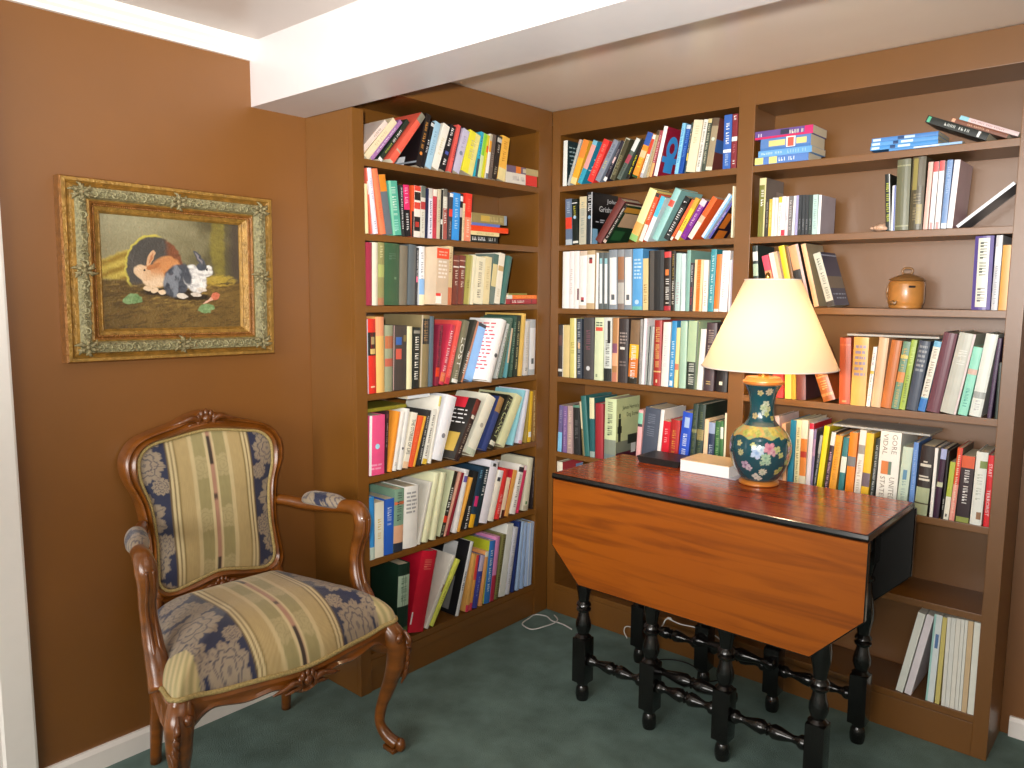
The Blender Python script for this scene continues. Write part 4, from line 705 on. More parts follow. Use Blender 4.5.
C1;0.9643;1.5226;0.0122;0.1236;0.000;-0.0040;0.105;c;787474;s.1-.9:c8c4c4;grey case with pale lettering on the pot bay's second shelf
C1;0.9775;1.5227;0.0075;0.1232;0.013;-0.0040;0.105;c;f2f0f0;;plain white case beside lavender on the pot bay's second shelf
C1;0.9874;1.5226;0.0078;0.1239;0.000;-0.0040;0.105;c;a8a4d0;;lavender case on the pot bay's second shelf
C1;0.9960;1.5226;0.0103;0.1246;-0.000;-0.0040;0.105;c;34383c;s.1-.4:888c90;black case, first of four on the pot bay's second shelf
C1;1.0088;1.5226;0.0093;0.1238;-0.013;-0.0040;0.105;c;383c40;s.1-.4:888c90;black case, second of four on the pot bay's second shelf
C1;1.0196;1.5226;0.0097;0.1230;-0.019;-0.0040;0.105;c;34383c;s.1-.4:888c90;black case, third of four on the pot bay's second shelf
C1;1.0308;1.5226;0.0107;0.1223;-0.025;-0.0040;0.105;c;384440;s.1-.4:888c90;black case, last of four before aqua on the pot bay's second shelf
C1;1.0422;1.5226;0.0154;0.1219;-0.017;-0.0040;0.105;c;b8d4d0;s.1-.9:90b0ac;aqua white case on the pot bay's second shelf
C1;1.0585;1.5226;0.0084;0.1199;0.000;-0.0040;0.125;c;f2f2f2;k.a89ca8;white case with mauve side ending the row on the pot bay's second shelf
C1;1.2596;1.5226;0.0133;0.1653;-0.070;-0.0040;0.120;p;202420;s.15-.85:c8d048 v.85-1:d8dcd8;black paperback with yellow green lettering on the pot bay's second shelf
C1;1.2742;1.5226;0.0096;0.1307;-0.023;-0.0040;0.100;p;f0f0f4;v.55-1:4858a0;thin white and blue booklet on the pot bay's second shelf
C1;1.2846;1.5226;0.0361;0.2030;-0.019;-0.0040;0.138;h;6c6c54;b.9-.92:989878 b.05-.07:989878;grey olive hardcover on the pot bay's second shelf
C1;1.3220;1.5226;0.0352;0.2055;0.000;-0.0040;0.140;h;544c38;b.6-.97:5c5440 r.55-.98:988c50:.1-.45 r.08-.35:988850:.5-.9 s.1-.5:887c5c;dark olive hardcover with gold labels on the pot bay's second shelf
C1;1.3598;1.5228;0.0117;0.1883;0.021;-0.0040;0.128;p;e8b8ac;;pink slim book left of white ones on the pot bay's second shelf
C1;1.3748;1.5228;0.0120;0.1877;0.018;-0.0040;0.128;p;f2eeee;b.85-1:d86060 r.0-.1:e0a0a0:.2-.8;white slim book with red top, left one on the pot bay's second shelf
C1;1.3901;1.5228;0.0127;0.1889;0.014;-0.0040;0.128;p;f2eeee;b.85-1:d86060 r.0-.1:e0a0a0:.2-.8;white slim book with red top, right one on the pot bay's second shelf
C1;1.4057;1.5230;0.0138;0.1890;0.030;-0.0040;0.129;p;7898c8;b.0-.08:e0e8f0 s.5-.9:a8c0e0;pale blue slim book on the pot bay's second shelf
C1;1.4208;1.5233;0.0144;0.1873;0.046;-0.0040;0.160;p;f0ecec;k.c09ca4;white slim book with mauve side on the pot bay's second shelf
C1;1.4440;1.5293;0.0088;0.1698;0.869;-0.0040;0.115;p;eceef4;k.787a80;slim white edged book leaning flat against the end stile on the pot bay's second shelf
C2;0.8626;1.2950;0.0170;0.1987;-0.072;-0.0040;0.135;j;303c38;b.5-.7:a8c0a8 b.75-.9:d8dcd8;black and white book behind the shade on the pot bay's third shelf
C2;0.9245;1.2950;0.0213;0.1685;-0.261;-0.0040;0.115;p;e85068;b.3-.7:f0a070;rose pink book leaning behind the shade on the pot bay's third shelf
C2;0.9481;1.2950;0.0278;0.1771;-0.249;-0.0040;0.120;p;f4dcd4;v.6-1:e8b890;pinkish white book leaning behind the shade on the pot bay's third shelf
C2;0.9822;1.2950;0.0188;0.1987;-0.234;-0.0040;0.135;j;f4d030;;bright yellow book leaning behind the shade on the pot bay's third shelf
C2;1.0024;1.2950;0.0089;0.1975;-0.224;-0.0040;0.134;j;84603c;;narrow brown book leaning on the pot bay's third shelf
C2;1.0190;1.2950;0.0319;0.1988;-0.257;-0.0040;0.135;j;2c2420;b.6-1:e8a878 b.35-.6:383838 b.0-.3:e88838 v.75-1:c8a8a0 s.05-.3:202020;black and peach book leaning on the pot bay's third shelf
C2;1.0612;1.2950;0.0149;0.2036;-0.260;-0.0040;0.150;j;f0bc8c;k.b0a080;peach tan book with beige side on the pot bay's third shelf
C2;1.1027;1.2950;0.0231;0.1741;-0.314;-0.0040;0.135;p;c8c8b8;s.1-.9:70786c b.0-.1:403c38 k.1c2250 cb.32-.55:786850 cb.58-.62:1c2250 cb.93-.96:b8c0d8 cs.1-.25:a8b8d0;patterned grey spined book with navy side on the pot bay's third shelf
C2;1.4969;1.2950;0.0451;0.2025;-0.013;-0.0040;0.160;h;5c4c94;r.04-.97:ecead8:.2-.8 s.4-.92:505850 s.08-.3:686868;white book with purple border and grey lettering on the pot bay's third shelf
C2;1.5446;1.2950;0.0153;0.2031;0.000;-0.0040;0.160;j;d0d0d4;b.6-.85:ececec s.05-.6:a0a0a8;grey white book right of purple border on the pot bay's third shelf
C2;1.5620;1.2950;0.0190;0.1763;0.000;-0.0040;0.140;p;e8a444;;plain amber orange book against the stile on the pot bay's third shelf
C3;0.9407;0.9956;0.0351;0.1700;-0.043;-0.0040;0.140;p;e04848;;rose red book under the lamp shade on the pot bay's fourth shelf
C3;0.9820;0.9956;0.0211;0.1800;-0.053;-0.0040;0.122;p;f0d868;;pale yellow book under the shade on the pot bay's fourth shelf
C3;1.0053;0.9956;0.0120;0.0900;-0.050;-0.0040;0.100;p;c8a038;;small mustard book beside pale yellow on the pot bay's fourth shelf
C3;1.0203;0.9956;0.0299;0.1850;-0.061;-0.0040;0.130;h;744038;k.4c2c30;maroon brown hardcover beside the shade on the pot bay's fourth shelf
C3;1.1073;0.9956;0.0376;0.1700;-0.366;-0.0040;0.116;h;a05828;b.1-.15:c88850 b.45-.48:c88850 b.7-.73:c88850 s.2-.9:d8a060;tooled tan leather book leaning beside the shade on the pot bay's fourth shelf
C3;1.1539;0.9956;0.0330;0.2069;-0.039;-0.0040;0.141;h;b85430;b.88-.9:c86c44 r.03-.06:d89060:.3-.7;terracotta hardcover, first right of the shade on the pot bay's fourth shelf
C3;1.1881;0.9956;0.0435;0.2109;0.000;-0.0040;0.143;h;dca858;m.42-.9:9888a0;thick tan yellow hardcover with mauve lettering on the pot bay's fourth shelf
C3;1.2346;0.9962;0.0106;0.1831;0.061;-0.0040;0.125;p;f2ece0;b.55-.6:e0b850 s.1-.55:706860 s.65-.9:506080;slim white book with dark lettering on the pot bay's fourth shelf
C3;1.2483;0.9972;0.0272;0.2119;0.061;-0.0040;0.144;h;dcb48c;;pale tan hardcover on the pot bay's fourth shelf
C3;1.2765;0.9984;0.0288;0.2054;0.096;-0.0040;0.140;h;c07038;;terracotta orange hardcover left of patterned green on the pot bay's fourth shelf
C3;1.3067;0.9978;0.0198;0.2035;0.109;-0.0040;0.138;j;6c9078;s.0-.9:c8a868 b.4-.55:d88848 b.75-.8:d8c068;patterned green and gold book on the pot bay's fourth shelf
C3;1.3281;0.9973;0.0157;0.2092;0.106;-0.0040;0.142;j;a0b850;s.1-.5:687838 s.6-.9:c8d880;lime green book on the pot bay's fourth shelf
C3;1.3472;0.9991;0.0301;0.2068;0.115;-0.0040;0.141;h;485060;m.55-.95:909498;slate navy hardcover with grey lettering on the pot bay's fourth shelf
C3;1.3791;0.9985;0.0187;0.2089;0.153;-0.0040;0.142;j;70b0d0;b.2-.92:e4e0d0 s.2-.9:988878 b.0-.18:3878c0;blue edged cream book on the pot bay's fourth shelf
C3;1.4015;1.0004;0.0343;0.2329;0.141;-0.0040;0.180;h;704450;;thick plum hardcover on the pot bay's fourth shelf
C3;1.4376;1.0019;0.0411;0.2335;0.154;-0.0040;0.180;h;c8c8bc;v.88-1:ecd8d8 s.6-.8:e0e0d8;thick grey white hardcover on the pot bay's fourth shelf
C3;1.4836;0.9987;0.0230;0.1964;0.136;-0.0040;0.134;j;98e0c8;b.6-.68:d8b8a8 s.1-.4:60b0a0;mint green book with pinkish emblem on the pot bay's fourth shelf
C3;1.5116;0.9990;0.0293;0.2341;0.116;-0.0040;0.170;h;ecf0e8;b.22-.3:b0b4b0 s.05-.2:c8c8c8;thick white hardcover with grey band on the pot bay's fourth shelf
C3;1.5559;0.9961;0.0093;0.2228;0.052;-0.0040;0.170;h;54405c;;dark purple hardcover on the pot bay's fourth shelf
C3;1.5741;0.9956;0.0069;0.1562;0.000;-0.0040;0.120;p;2c3830;;small blackish green book ending the row on the pot bay's fourth shelf
C3;1.4192;1.2090;0.0060;0.2575;-1.571;-0.0200;0.140;j;b8b4ac;;large pale folder lying on the book tops on the pot bay's fourth shelf
C4;0.9680;0.6871;0.0184;0.2467;-0.083;-0.0040;0.168;j;f0d0c8;;pinkish white book behind the lamp vase on the pot bay's fifth shelf
C4;0.9885;0.6871;0.0123;0.2254;-0.057;-0.0040;0.153;j;f4bc90;;peach book behind the lamp vase on the pot bay's fifth shelf
C4;1.0016;0.6874;0.0181;0.2401;0.016;-0.0040;0.163;j;2c88a8;;teal blue book beside the vase on the pot bay's fifth shelf
C4;1.0244;0.6871;0.0158;0.2427;0.000;-0.0040;0.165;j;ece4b4;s.1-.9:807838;cream book with olive lettering on the pot bay's fifth shelf
C4;1.0411;0.6871;0.0206;0.2448;0.000;-0.0040;0.166;j;f0e4c8;b.25-.75:e88c40 b.5-.58:c04030;cream book with orange middle on the pot bay's fifth shelf
C4;1.0631;0.6873;0.0135;0.2370;0.017;-0.0040;0.161;h;f0e4e8;b.92-1:d82840 k.e0d0e0 cb.9-1:c82030;white hardcover with red top edge on the pot bay's fifth shelf
C4;1.0775;0.6873;0.0069;0.2189;0.024;-0.0040;0.149;j;8878a0;b.6-.85:b890b0 k.606068;slim mauve book on the pot bay's fifth shelf
C4;1.0853;0.6878;0.0080;0.2024;0.083;-0.0040;0.138;j;404448;s.1-.9:c8c8c4 b.7-1:b0b0a8;slim black book with grey top on the pot bay's fifth shelf
C4;1.0960;0.6884;0.0164;0.2338;0.077;-0.0040;0.159;j;f0d828;;bright yellow book on the pot bay's fifth shelf
C4;1.1188;0.6882;0.0132;0.2176;0.086;-0.0040;0.148;j;403038;s.1-.7:d8b0c0 b.8-1:e0e0d8;black book with rosy lettering on the pot bay's fifth shelf
C4;1.1347;0.6887;0.0209;0.2085;0.077;-0.0040;0.142;j;f0a438;s.3-.9:d08828;amber orange book right of black rosy lettering on the pot bay's fifth shelf
C4;1.1635;0.6880;0.0162;0.2046;0.056;-0.0040;0.139;j;3c7c80;b.45-.7:e8e8d8;teal book with white title panel on the pot bay's fifth shelf
C4;1.1858;0.6878;0.0240;0.2226;0.030;-0.0040;0.151;j;f08828;b.52-.66:787878;orange book with grey photo band on the pot bay's fifth shelf
C4;1.2124;0.6879;0.0188;0.2342;0.043;-0.0040;0.159;j;f0e8dc;b.68-.8:a09890 s.1-.6:b8a898;white book with photo patch left of yellow on the pot bay's fifth shelf
C4;1.2330;0.6880;0.0220;0.2266;0.039;-0.0040;0.154;j;f4c438;b.26-.45:786870;yellow book with dark photo band on the pot bay's fifth shelf
C4;1.2592;0.6877;0.0120;0.2135;0.047;-0.0040;0.145;j;303430;s.1-.9:c8ccc8;black book with white flecks left of thick white on the pot bay's fifth shelf
C4;1.2775;0.6883;0.0583;0.2381;0.021;-0.0040;0.189;h;f2eee4;t.70-.97:9a8c7c:VIDAL:0 t.72-.97:9a8c7c:GORE:1 r.45-.62:e08850:.15-.65 r.45-.62:688070:.5-.65 t.12-.42:9a8c7c:STATES:0 t.12-.42:9a8c7c:UNITED:1;very thick white book with large grey capital lettering on the pot bay's fifth shelf
C4;1.3377;0.6884;0.0269;0.1986;0.048;-0.0040;0.135;j;c8d8c4;s.1-.6:98b0a8 r.5-.65:6090b0:.3-.7;pale green book left of cornflower blue on the pot bay's fifth shelf
C4;1.3714;0.6873;0.0132;0.2158;0.018;-0.0040;0.150;j;6890d0;s.3-.9:98b4e0;cornflower blue book on the pot bay's fifth shelf
C4;1.3865;0.6887;0.0355;0.2095;0.046;-0.0040;0.142;j;302420;b.0-.4:a8b08c b.16-.18:504838 r.7-.74:d8d0c0:.1-.9 r.76-.78:d8d0c0:.3-.6 r.5-.53:d8d0c0:.1-.9 r.55-.57:d8d0c0:.1-.8;dark brown book with green grey foot on the pot bay's fifth shelf
C4;1.4293;0.6872;0.0082;0.2064;0.015;-0.0040;0.140;j;f2eee8;;narrow white book left of dark purple on the pot bay's fifth shelf
C4;1.4384;0.6879;0.0148;0.2066;0.051;-0.0040;0.140;j;3c2038;b.85-1:a8b0d8 b.45-.52:c8c8a8 k.302830;dark purple book with pale blue top on the pot bay's fifth shelf
C4;1.4595;0.6872;0.0056;0.2029;0.023;-0.0040;0.138;j;24201c;s.1-.3:e0e0d8;narrow black book right of dark purple on the pot bay's fifth shelf
C4;1.4660;0.6877;0.0132;0.1716;0.047;-0.0040;0.117;p;b4c048;b.0-.4:ece8d8 r.05-.1:404040:.3-.6;lime green book with white foot on the pot bay's fifth shelf
C4;1.4810;0.6877;0.0132;0.2155;0.043;-0.0040;0.147;j;e05c30;v.6-1:d84840 b.0-.5:f0a898 s.1-.9:f0d8c0 k.605040;orange red book leaning toward the black one on the pot bay's fifth shelf
C4;1.4981;0.6880;0.0321;0.1943;0.027;-0.0040;0.132;p;38282c;b.82-1:e06038 s.25-.8:e8e4e0 b.0-.08:98a050;black plum book with orange top and white lettering on the pot bay's fifth shelf
C4;1.5336;0.6877;0.0286;0.2108;0.021;-0.0040;0.143;h;eef0e8;r.78-.88:889858:.4-1 r.08-.18:a07858:.5-.9 s.3-.7:c8ccc0;white hardcover with green square left of red on the pot bay's fifth shelf
C4;1.5672;0.6871;0.0138;0.2047;0.000;-0.0040;0.139;j;e02c34;t.7-.88:f4e0e0:START t.15-.52:f4e0e0:TERRORIST b.0-.0:e02c34;bright red book with white lettering ending the row on the pot bay's fifth shelf
C4;1.4136;0.9220;0.0060;0.2788;-1.571;-0.0200;0.150;j;a8a8a4;;grey folder lying across the row of spines on the pot bay's fifth shelf
C6;1.3708;0.1285;0.0203;0.2674;0.179;-0.0040;0.182;m;eceee4;;white magazine leaning at the row's left end on the pot bay's lowest shelf
C6;1.3952;0.1283;0.0193;0.2676;0.177;-0.0040;0.182;m;ece4e8;;pinkish white magazine leaning beside the first on the pot bay's lowest shelf
C6;1.4544;0.1255;0.0212;0.2727;0.029;-0.0040;0.185;m;e4ecec;v.0-.25:a8d8d0 r.62-.78:6080b0:.4-.8;white magazine with blue cover mark on the pot bay's lowest shelf
C6;1.4797;0.1251;0.0115;0.2695;0.017;-0.0040;0.183;m;d8c878;;straw yellow magazine on the pot bay's lowest shelf
C6;1.4966;0.1249;0.0094;0.2734;0.000;-0.0040;0.185;m;eceae0;;white magazine right of the straw yellow one on the pot bay's lowest shelf
C6;1.5070;0.1249;0.0114;0.2747;0.000;-0.0040;0.185;m;e8e8e0;;white magazine, second right of the straw yellow one on the pot bay's lowest shelf
C6;1.5194;0.1249;0.0113;0.2761;0.000;-0.0040;0.185;m;eeeade;;white magazine in the middle of the plain group on the pot bay's lowest shelf
C6;1.5317;0.1249;0.0092;0.2770;0.000;-0.0040;0.185;m;eae8de;;white magazine, second left of the tan one on the pot bay's lowest shelf
C6;1.5419;0.1249;0.0071;0.2775;0.000;-0.0040;0.185;m;ecece2;;thin white magazine left of the tan one on the pot bay's lowest shelf
C6;1.5500;0.1249;0.0131;0.2776;0.000;-0.0040;0.185;m;d8bc94;;tan magazine on the pot bay's lowest shelf
C6;1.5651;0.1249;0.0159;0.2789;0.000;-0.0040;0.185;m;eeeee2;;white magazine against the end stile on the pot bay's lowest shelf"""
for ln in BOOKS.strip().split('\n'): make_book(ln)  # grey stripe on the very thick black hardcover is gloss painted as colour

# ------------------------------------------------------------------ carved armchair
WOODC = mat('walnut_chair_wood', '74400f', rough=.30, noise=.38, scale=9, stretch=(1, 1, 4), coat=.5)
CARVE = mat('carved_chair_wood', '66360e', rough=.34, noise=.25, scale=30, coat=.4)
FAB = vmat('damask_upholstery', rough=.55, sheen=.3, bump=.25, bscale=900)
GIMP = mat('braid_trim', 'a8925c', rough=.8, noise=.3, scale=220, bump=.5, bscale=400)
NAVY = lin('1a2140'); TAUPE = lin('91806c'); TAN = lin('b39a66'); CREAM = lin('d2bf90'); OLIVE = lin('8a8a5c'); ROSE = lin('b08268'); DARK = lin('38281e')
def flower(u, v, cu, cv, r, seed, n=9):
    """acanthus rosette: 0 outside, 1 petal, .35 dark vein, negative for the outline"""
    x, y = u-cu, v-cv; d = sqrt(x*x+y*y)/r
    if d > 1.2: return 0.
    a = atan2(y, x)+seed
    edge = .74+.20*abs(cos(a*n/2))+.07*abs(cos(a*n*1.5))
    if d > edge: return 0.
    if d > edge-.06: return .75
    for k, rad in ((n-2, .62), (n-4, .36)):
        e2 = rad*(.78+.26*abs(cos((a+k)*k/2)))
        if abs(d-e2) < .035: return .30
    if d > .45 and abs(sin(a*n/2)) < .10: return .45
    if d < .10: return .5
    return 1.
CELLS = [(.216, .000, .080), (.146, .088, .026), (.268, .108, .052), (.184, .150, .054), (.266, .216, .050), (.150, -.078, .034), (.278, -.088, .046), (.188, -.128, .050), (.160, .235, .042), (.225, .292, .064), (.262, -.195, .058), (.165, -.222, .044)]
def damask(u, v, sc=1.):
    """u across from the middle stripe, v along; metres"""
    au = abs(u)
    best = 0.
    for i, (cu, cv, r) in enumerate(CELLS):
        best = max(best, flower(au, v, cu, cv, r, i*1.7+(.4 if u > 0 else 0), 9+i % 3*2))
    t = vnoise(u*160+7, v*160)
    side = mixc(NAVY, mixc(TAUPE, lin('9c8c74'), t*.7+.2*sin(v*40)), best)
    if au > .128: return side
    def band(c0, c1, x): return mixc(c0, c1, sstep(x-.0015, x+.0015, au))
    rib = .5+.5*sin(au*1300)
    c = mixc(DARK, ROSE, sstep(.30, .42, vnoise(v*26, 3)))
    c = band(c, CREAM if u < 0 else lin('c0a07c'), .0055); c = band(c, CREAM, .0085)
    g = mixc(TAN, OLIVE, .55); f = flower(au, (v+1.) % .15-.075, .034, 0, .036, 1.2, 7)
    c = band(c, mixc(g, lin('b8a678'), f*.75), .014)
    c = band(c, mixc(CREAM, TAN, .25), .048); c = band(c, mixc(TAN, lin('bda672'), rib*.7), .060)
    c = band(c, lin('8a7442'), .098); c = band(c, CREAM, .103); c = band(c, lin('7a6438'), .110); c = band(c, CREAM, .114); c = band(c, lin('6a5430'), .121)
    c = mixc(c, tuple(x*.80 for x in c), vnoise(u*240, v*70)*.5)
    return mixc(c, side, sstep(.1245, .1275, au))

ch = thing('armchair', 'carved walnut armchair upholstered in striped navy and tan damask before the brown wall', 'armchair', (0, -1.392, 0), (0, 0, radians(-3)))
half_o = [(0,.983),(.045,.974),(.085,.957),(.155,.938),(.205,.917),(.235,.875),(.236,.823),(.214,.77),(.203,.73),(.194,.64),(.199,.57),(.205,.51),(.188,.476),(.142,.461),(.08,.464)]
half_i = [(0,.928),(.06,.922),(.11,.914),(.162,.904),(.195,.872),(.197,.81),(.177,.735),(.170,.64),(.174,.56),(.172,.515),(.142,.494),(.08,.503)]
def loop(half, bottom): return [(y, z) for y, z in half]+[bottom]+[(-y, z) for y, z in half[:0:-1]]
def backx(z): return -.13-(z-.46)*.135
NB = 160
LO = smoothloop([(y, z, 0) for y, z in loop(half_o, (0, .474))], NB); LI = smoothloop([(y, z, 0) for y, z in loop(half_i, (0, .518))], NB)
# carved back frame: profile from the outer to the inner outline
prof = [(0, -.034), (0, .004), (.08, .016), (.25, .020), (.38, .010), (.50, .014), (.68, .022), (.85, .017), (1, .004), (1, -.02)]
V = []; F = []; K = len(prof)
for a, b in zip(LO, LI):
    for f, dx in prof:
        y = a.x+(b.x-a.x)*f; z = a.y+(b.y-a.y)*f; V.append((backx(z)+dx, y, z))
for i in range(NB):
    for k in range(K): F.append((i*K+k, i*K+(k+1) % K, ((i+1) % NB)*K+(k+1) % K, ((i+1) % NB)*K+k))
obj('back_frame', V, F, WOODC, ch, auto=50)
# upholstered back
NR = 84; NC = 460
LI2 = smoothloop([(y, z, 0) for y, z in loop(half_i, (0, .518))], NC); cy, cz = 0., .71
V = []; F = []; cols = []
for j in range(NR+1):
    r = 1-j/NR
    for p in LI2:
        y = cy+(p.x-cy)*r*1.012; z = cz+(p.y-cz)*r*1.012
        V.append((backx(z)+.004+.026*(1-r**2.6), y, z)); cols.append(damask(y, z-.70))
for j in range(NR):
    for i in range(NC): F.append((j*NC+i, j*NC+(i+1) % NC, (j+1)*NC+(i+1) % NC, (j+1)*NC+i))
obj('back_upholstery', V, F, FAB, ch, smooth=True, cols=cols)
bk = [(backx(p.y)-.022, p.x, p.y) for p in LI2[::8]]
obj('back_lining', bk, [tuple(range(len(bk)))], mat('lining_cloth', '8c7a50', rough=.9), ch)
MB().sweep([(backx(p.y)+.012, p.x, p.y) for p in LI2[::8]], .0048, n=8, closed=True, sub=2).build('back_braid', GIMP, ch, smooth=True)
# crest carving: shell, leaves and scrolls
def carving(mb, c, s, dx, ang=0):
    mb.ball((c[0]+dx, c[1], c[2]), (.010*s, .013*s, .014*s))
    for i in range(-3, 4):
        a = i*.62
        mb.ball((c[0]+dx*.8, c[1]+sin(a)*.024*s, c[2]+cos(a)*.020*s-.004*s), (.008*s, .008*s, .014*s), n=8)
    for sg in (-1, 1):
        mb.sweep([(c[0]+dx*.7, c[1]+sg*.018*s, c[2]-.006*s), (c[0]+dx*.9, c[1]+sg*.042*s, c[2]+.004*s), (c[0]+dx*.8, c[1]+sg*.070*s, c[2]-.004*s), (c[0]+dx*.4, c[1]+sg*.10*s, c[2]-.012*s)], [.009*s, .010*s, .007*s, .003*s], n=8)
        mb.sweep([(c[0]+dx*.7, c[1]+sg*.02*s, c[2]-.014*s), (c[0]+dx*.8, c[1]+sg*.045*s, c[2]-.016*s), (c[0]+dx*.5, c[1]+sg*.065*s, c[2]-.022*s)], [.006*s, .006*s, .002*s], n=8)
m = MB(); carving(m, (backx(.96), 0, .962), 1., .018); m.build('crest_carving', CARVE, ch, smooth=True)
m = MB(); carving(m, (backx(.48), 0, .478), .8, .018); m.build('back_carving', CARVE, ch, smooth=True)
# stiles from the seat to the back frame
for sg in (-1, 1):
    MB().sweep([(-.118, sg*.188, .37), (-.124, sg*.186, .44), (-.135, sg*.178, .50)], [.02, .019, .017], n=10).build('back_post', WOODC, ch, smooth=True)
# seat
half_s = [(.338, 0), (.332, .09), (.316, .18), (.304, .26), (.306, .312), (.27, .318), (.16, .300), (.02, .262), (-.10, .226), (-.138, .205), (-.142, .10)]
so = [(x, y) for x, y in half_s]+[(-.142, 0)]+[(x, -y) for x, y in half_s[:0:-1]]
NS_ = 520; NR = 104; SL = smoothloop([(x, y, 0) for x, y in so], NS_)
def railtop(x, y):
    ay = abs(y)
    return .386+(.012*sstep(.2, .31, ay)-.006*sstep(.0, .14, .14-ay) if x > .2 else .004)
V = []; F = []; cols = []; c0 = (.08, 0)
for j in range(NR+1):
    r = 1-j/NR
    for p in SL:
        x = c0[0]+(p.x-c0[0])*r; y = p.y*r
        zr = railtop(p.x, p.y); z = zr+.006*sstep(1., .97, r)+(.512-zr)*(1-r**3.2)**.62
        if j == 0: z = zr-.004
        V.append((x, y, z)); cc = damask(y, (x-.16)*1.05)
        gs = (abs(y)-.262)*1.2+(x-.20)*.9
        if gs > .02 and x > .18 and abs(y) > .255: cc = mixc(TAN, mixc(OLIVE, CREAM, .5+.5*sin((abs(y)*.8-x*.6)*420)), .6)
        cols.append(cc)
for j in range(NR):
    for i in range(NS_): F.append((j*NS_+i, j*NS_+(i+1) % NS_, (j+1)*NS_+(i+1) % NS_, (j+1)*NS_+i))
obj('seat_upholstery', V, F, FAB, ch, smooth=True, cols=cols)
MB().sweep([(p.x+(p.x-c0[0])*.006, p.y*1.006, railtop(p.x, p.y)+.003) for p in SL[::8]], .0062, n=8, closed=True, sub=2).build('seat_braid', GIMP, ch, smooth=True)
# seat rails with the serpentine lower edge
def railbot(x, y):
    ay = abs(y)
    if x > .2: return .352-.036*exp(-(ay/.055)**2)-.012*exp(-((ay-.15)/.05)**2)-.045*sstep(.22, .31, ay)
    return .335-.02*sstep(.0, .1, abs(x+.0)-.1)
V = []; F = []
SR = smoothloop([(x, y, 0) for x, y in so], 200)
for p in SR:
    zt = railtop(p.x, p.y)-.001; zb = railbot(p.x, p.y)
    d = Vector((p.x-c0[0], p.y, 0)).normalized()
    for off, z in ((-.03, zt), (.004, zt), (.010, zt-.012), (.006, zt-.02), (.006, zb+.014), (.012, zb+.007), (.004, zb), (-.03, zb)):
        V.append((p.x+d.x*off-d.x*.004, p.y+d.y*off-d.y*.004, z))
for i in range(200):
    for k in range(8): F.append((i*8+k, i*8+(k+1) % 8, ((i+1) % 200)*8+(k+1) % 8, ((i+1) % 200)*8+k))
obj('seat_rail', V, F, WOODC, ch, auto=40)
m = MB(); carving(m, (.338, 0, .352), .95, .012); m.build('rail_carving', CARVE, ch, smooth=True)
for sg in (-1, 1):
    fl = MB().sweep([(.278, sg*.292, .385), (.304, sg*.308, .345), (.308, sg*.312, .29), (.285, sg*.304, .21), (.258, sg*.292, .13), (.252, sg*.290, .075), (.275, sg*.300, .04), (.303, sg*.313, .022)],
               [.030, .034, .030, .022, .0165, .0145, .017, .018], n=14, up=(0, 1, 0))
    fl.ball((.312, sg*.317, .022), (.018, .016, .0215)); fl.box(.262, .312, sg*.302-.012, sg*.302+.012, .0005, .014, .004)
    lg = fl.build('leg', WOODC, ch, smooth=True)
    k = MB()
    for i in range(5):
        k.sweep([(.330-.004*i, sg*(.322+.004*i), .375-.022*i), (.346-.005*i, sg*.330, .345-.024*i), (.330-.005*i, sg*.325, .312-.026*i)], [.004, .008, .003], n=8)
    for i in range(4):
        k.ball((.334-.006*i, sg*(.300+.006*i), .358-.03*i), (.012, .012, .014))
    k.build('knee_carving', CARVE, lg, smooth=True)
    MB().sweep([(-.118, sg*.196, .39), (-.120, sg*.198, .30), (-.122, sg*.200, .17), (-.138, sg*.205, .001)], [.022, .022, .019, .015], n=10).build('leg', WOODC, ch, smooth=True)
    # arm: runs from the back frame to the scroll, then down to the rail
    arm = MB().sweep([(-.150, sg*.205, .688), (-.115, sg*.225, .686), (-.06, sg*.255, .680), (.02, sg*.283, .684), (.09, sg*.300, .694), (.132, sg*.308, .690), (.150, sg*.309, .665), (.150, sg*.307, .63), (.134, sg*.304, .585), (.128, sg*.300, .54), (.142, sg*.298, .48), (.172, sg*.300, .43), (.20, sg*.304, .385)],
               [.017, .017, .017, .0175, .021, .024, .026, .024, .021, .0205, .024, .028, .030], n=14, up=(0, 1, 0))
    arm.ball((.139, sg*.3095, .688), (.026, .021, .021))
    ao = arm.build('arm', WOODC, ch, smooth=True)
    g = MB()
    for dy in (-.008, .008):
        g.sweep([(.173, sg*.309+dy, .672), (.172, sg*.307+dy, .63), (.153, sg*.304+dy, .585), (.147, sg*.300+dy, .54), (.163, sg*.298+dy, .48), (.197, sg*.300+dy, .43)], [.0045, .005, .005, .005, .006, .006], n=8, up=(0, 1, 0))
    g.build('arm_moulding', CARVE, ao, smooth=True)
    # padded arm rest
    V = []; F = []; cols = []; n1, n2 = 60, 48
    for i in range(n1+1):
        f = i/n1; x = -.075+.155*f; yc = sg*(.252+.045*f); e = max(0.02, (1-abs(2*f-1)**3.5))**.5
        for q in range(n2):
            a = 2*pi*q/n2; dy = .030*e*cos(a); dz = (.031*e*sin(a) if sin(a) > 0 else .012*sin(a))
            V.append((x, yc+dy, .695+dz)); cols.append(damask(.2+dy*1.1, f*.155-.02+dz*.8))
    for i in range(n1):
        for q in range(n2): F.append((i*n2+q, i*n2+(q+1) % n2, (i+1)*n2+(q+1) % n2, (i+1)*n2+q))
    F.append(tuple(range(n2))); F.append(tuple(n1*n2+q for q in range(n2)))
    obj('arm_pad', V, F, FAB, ch, smooth=True, cols=cols)

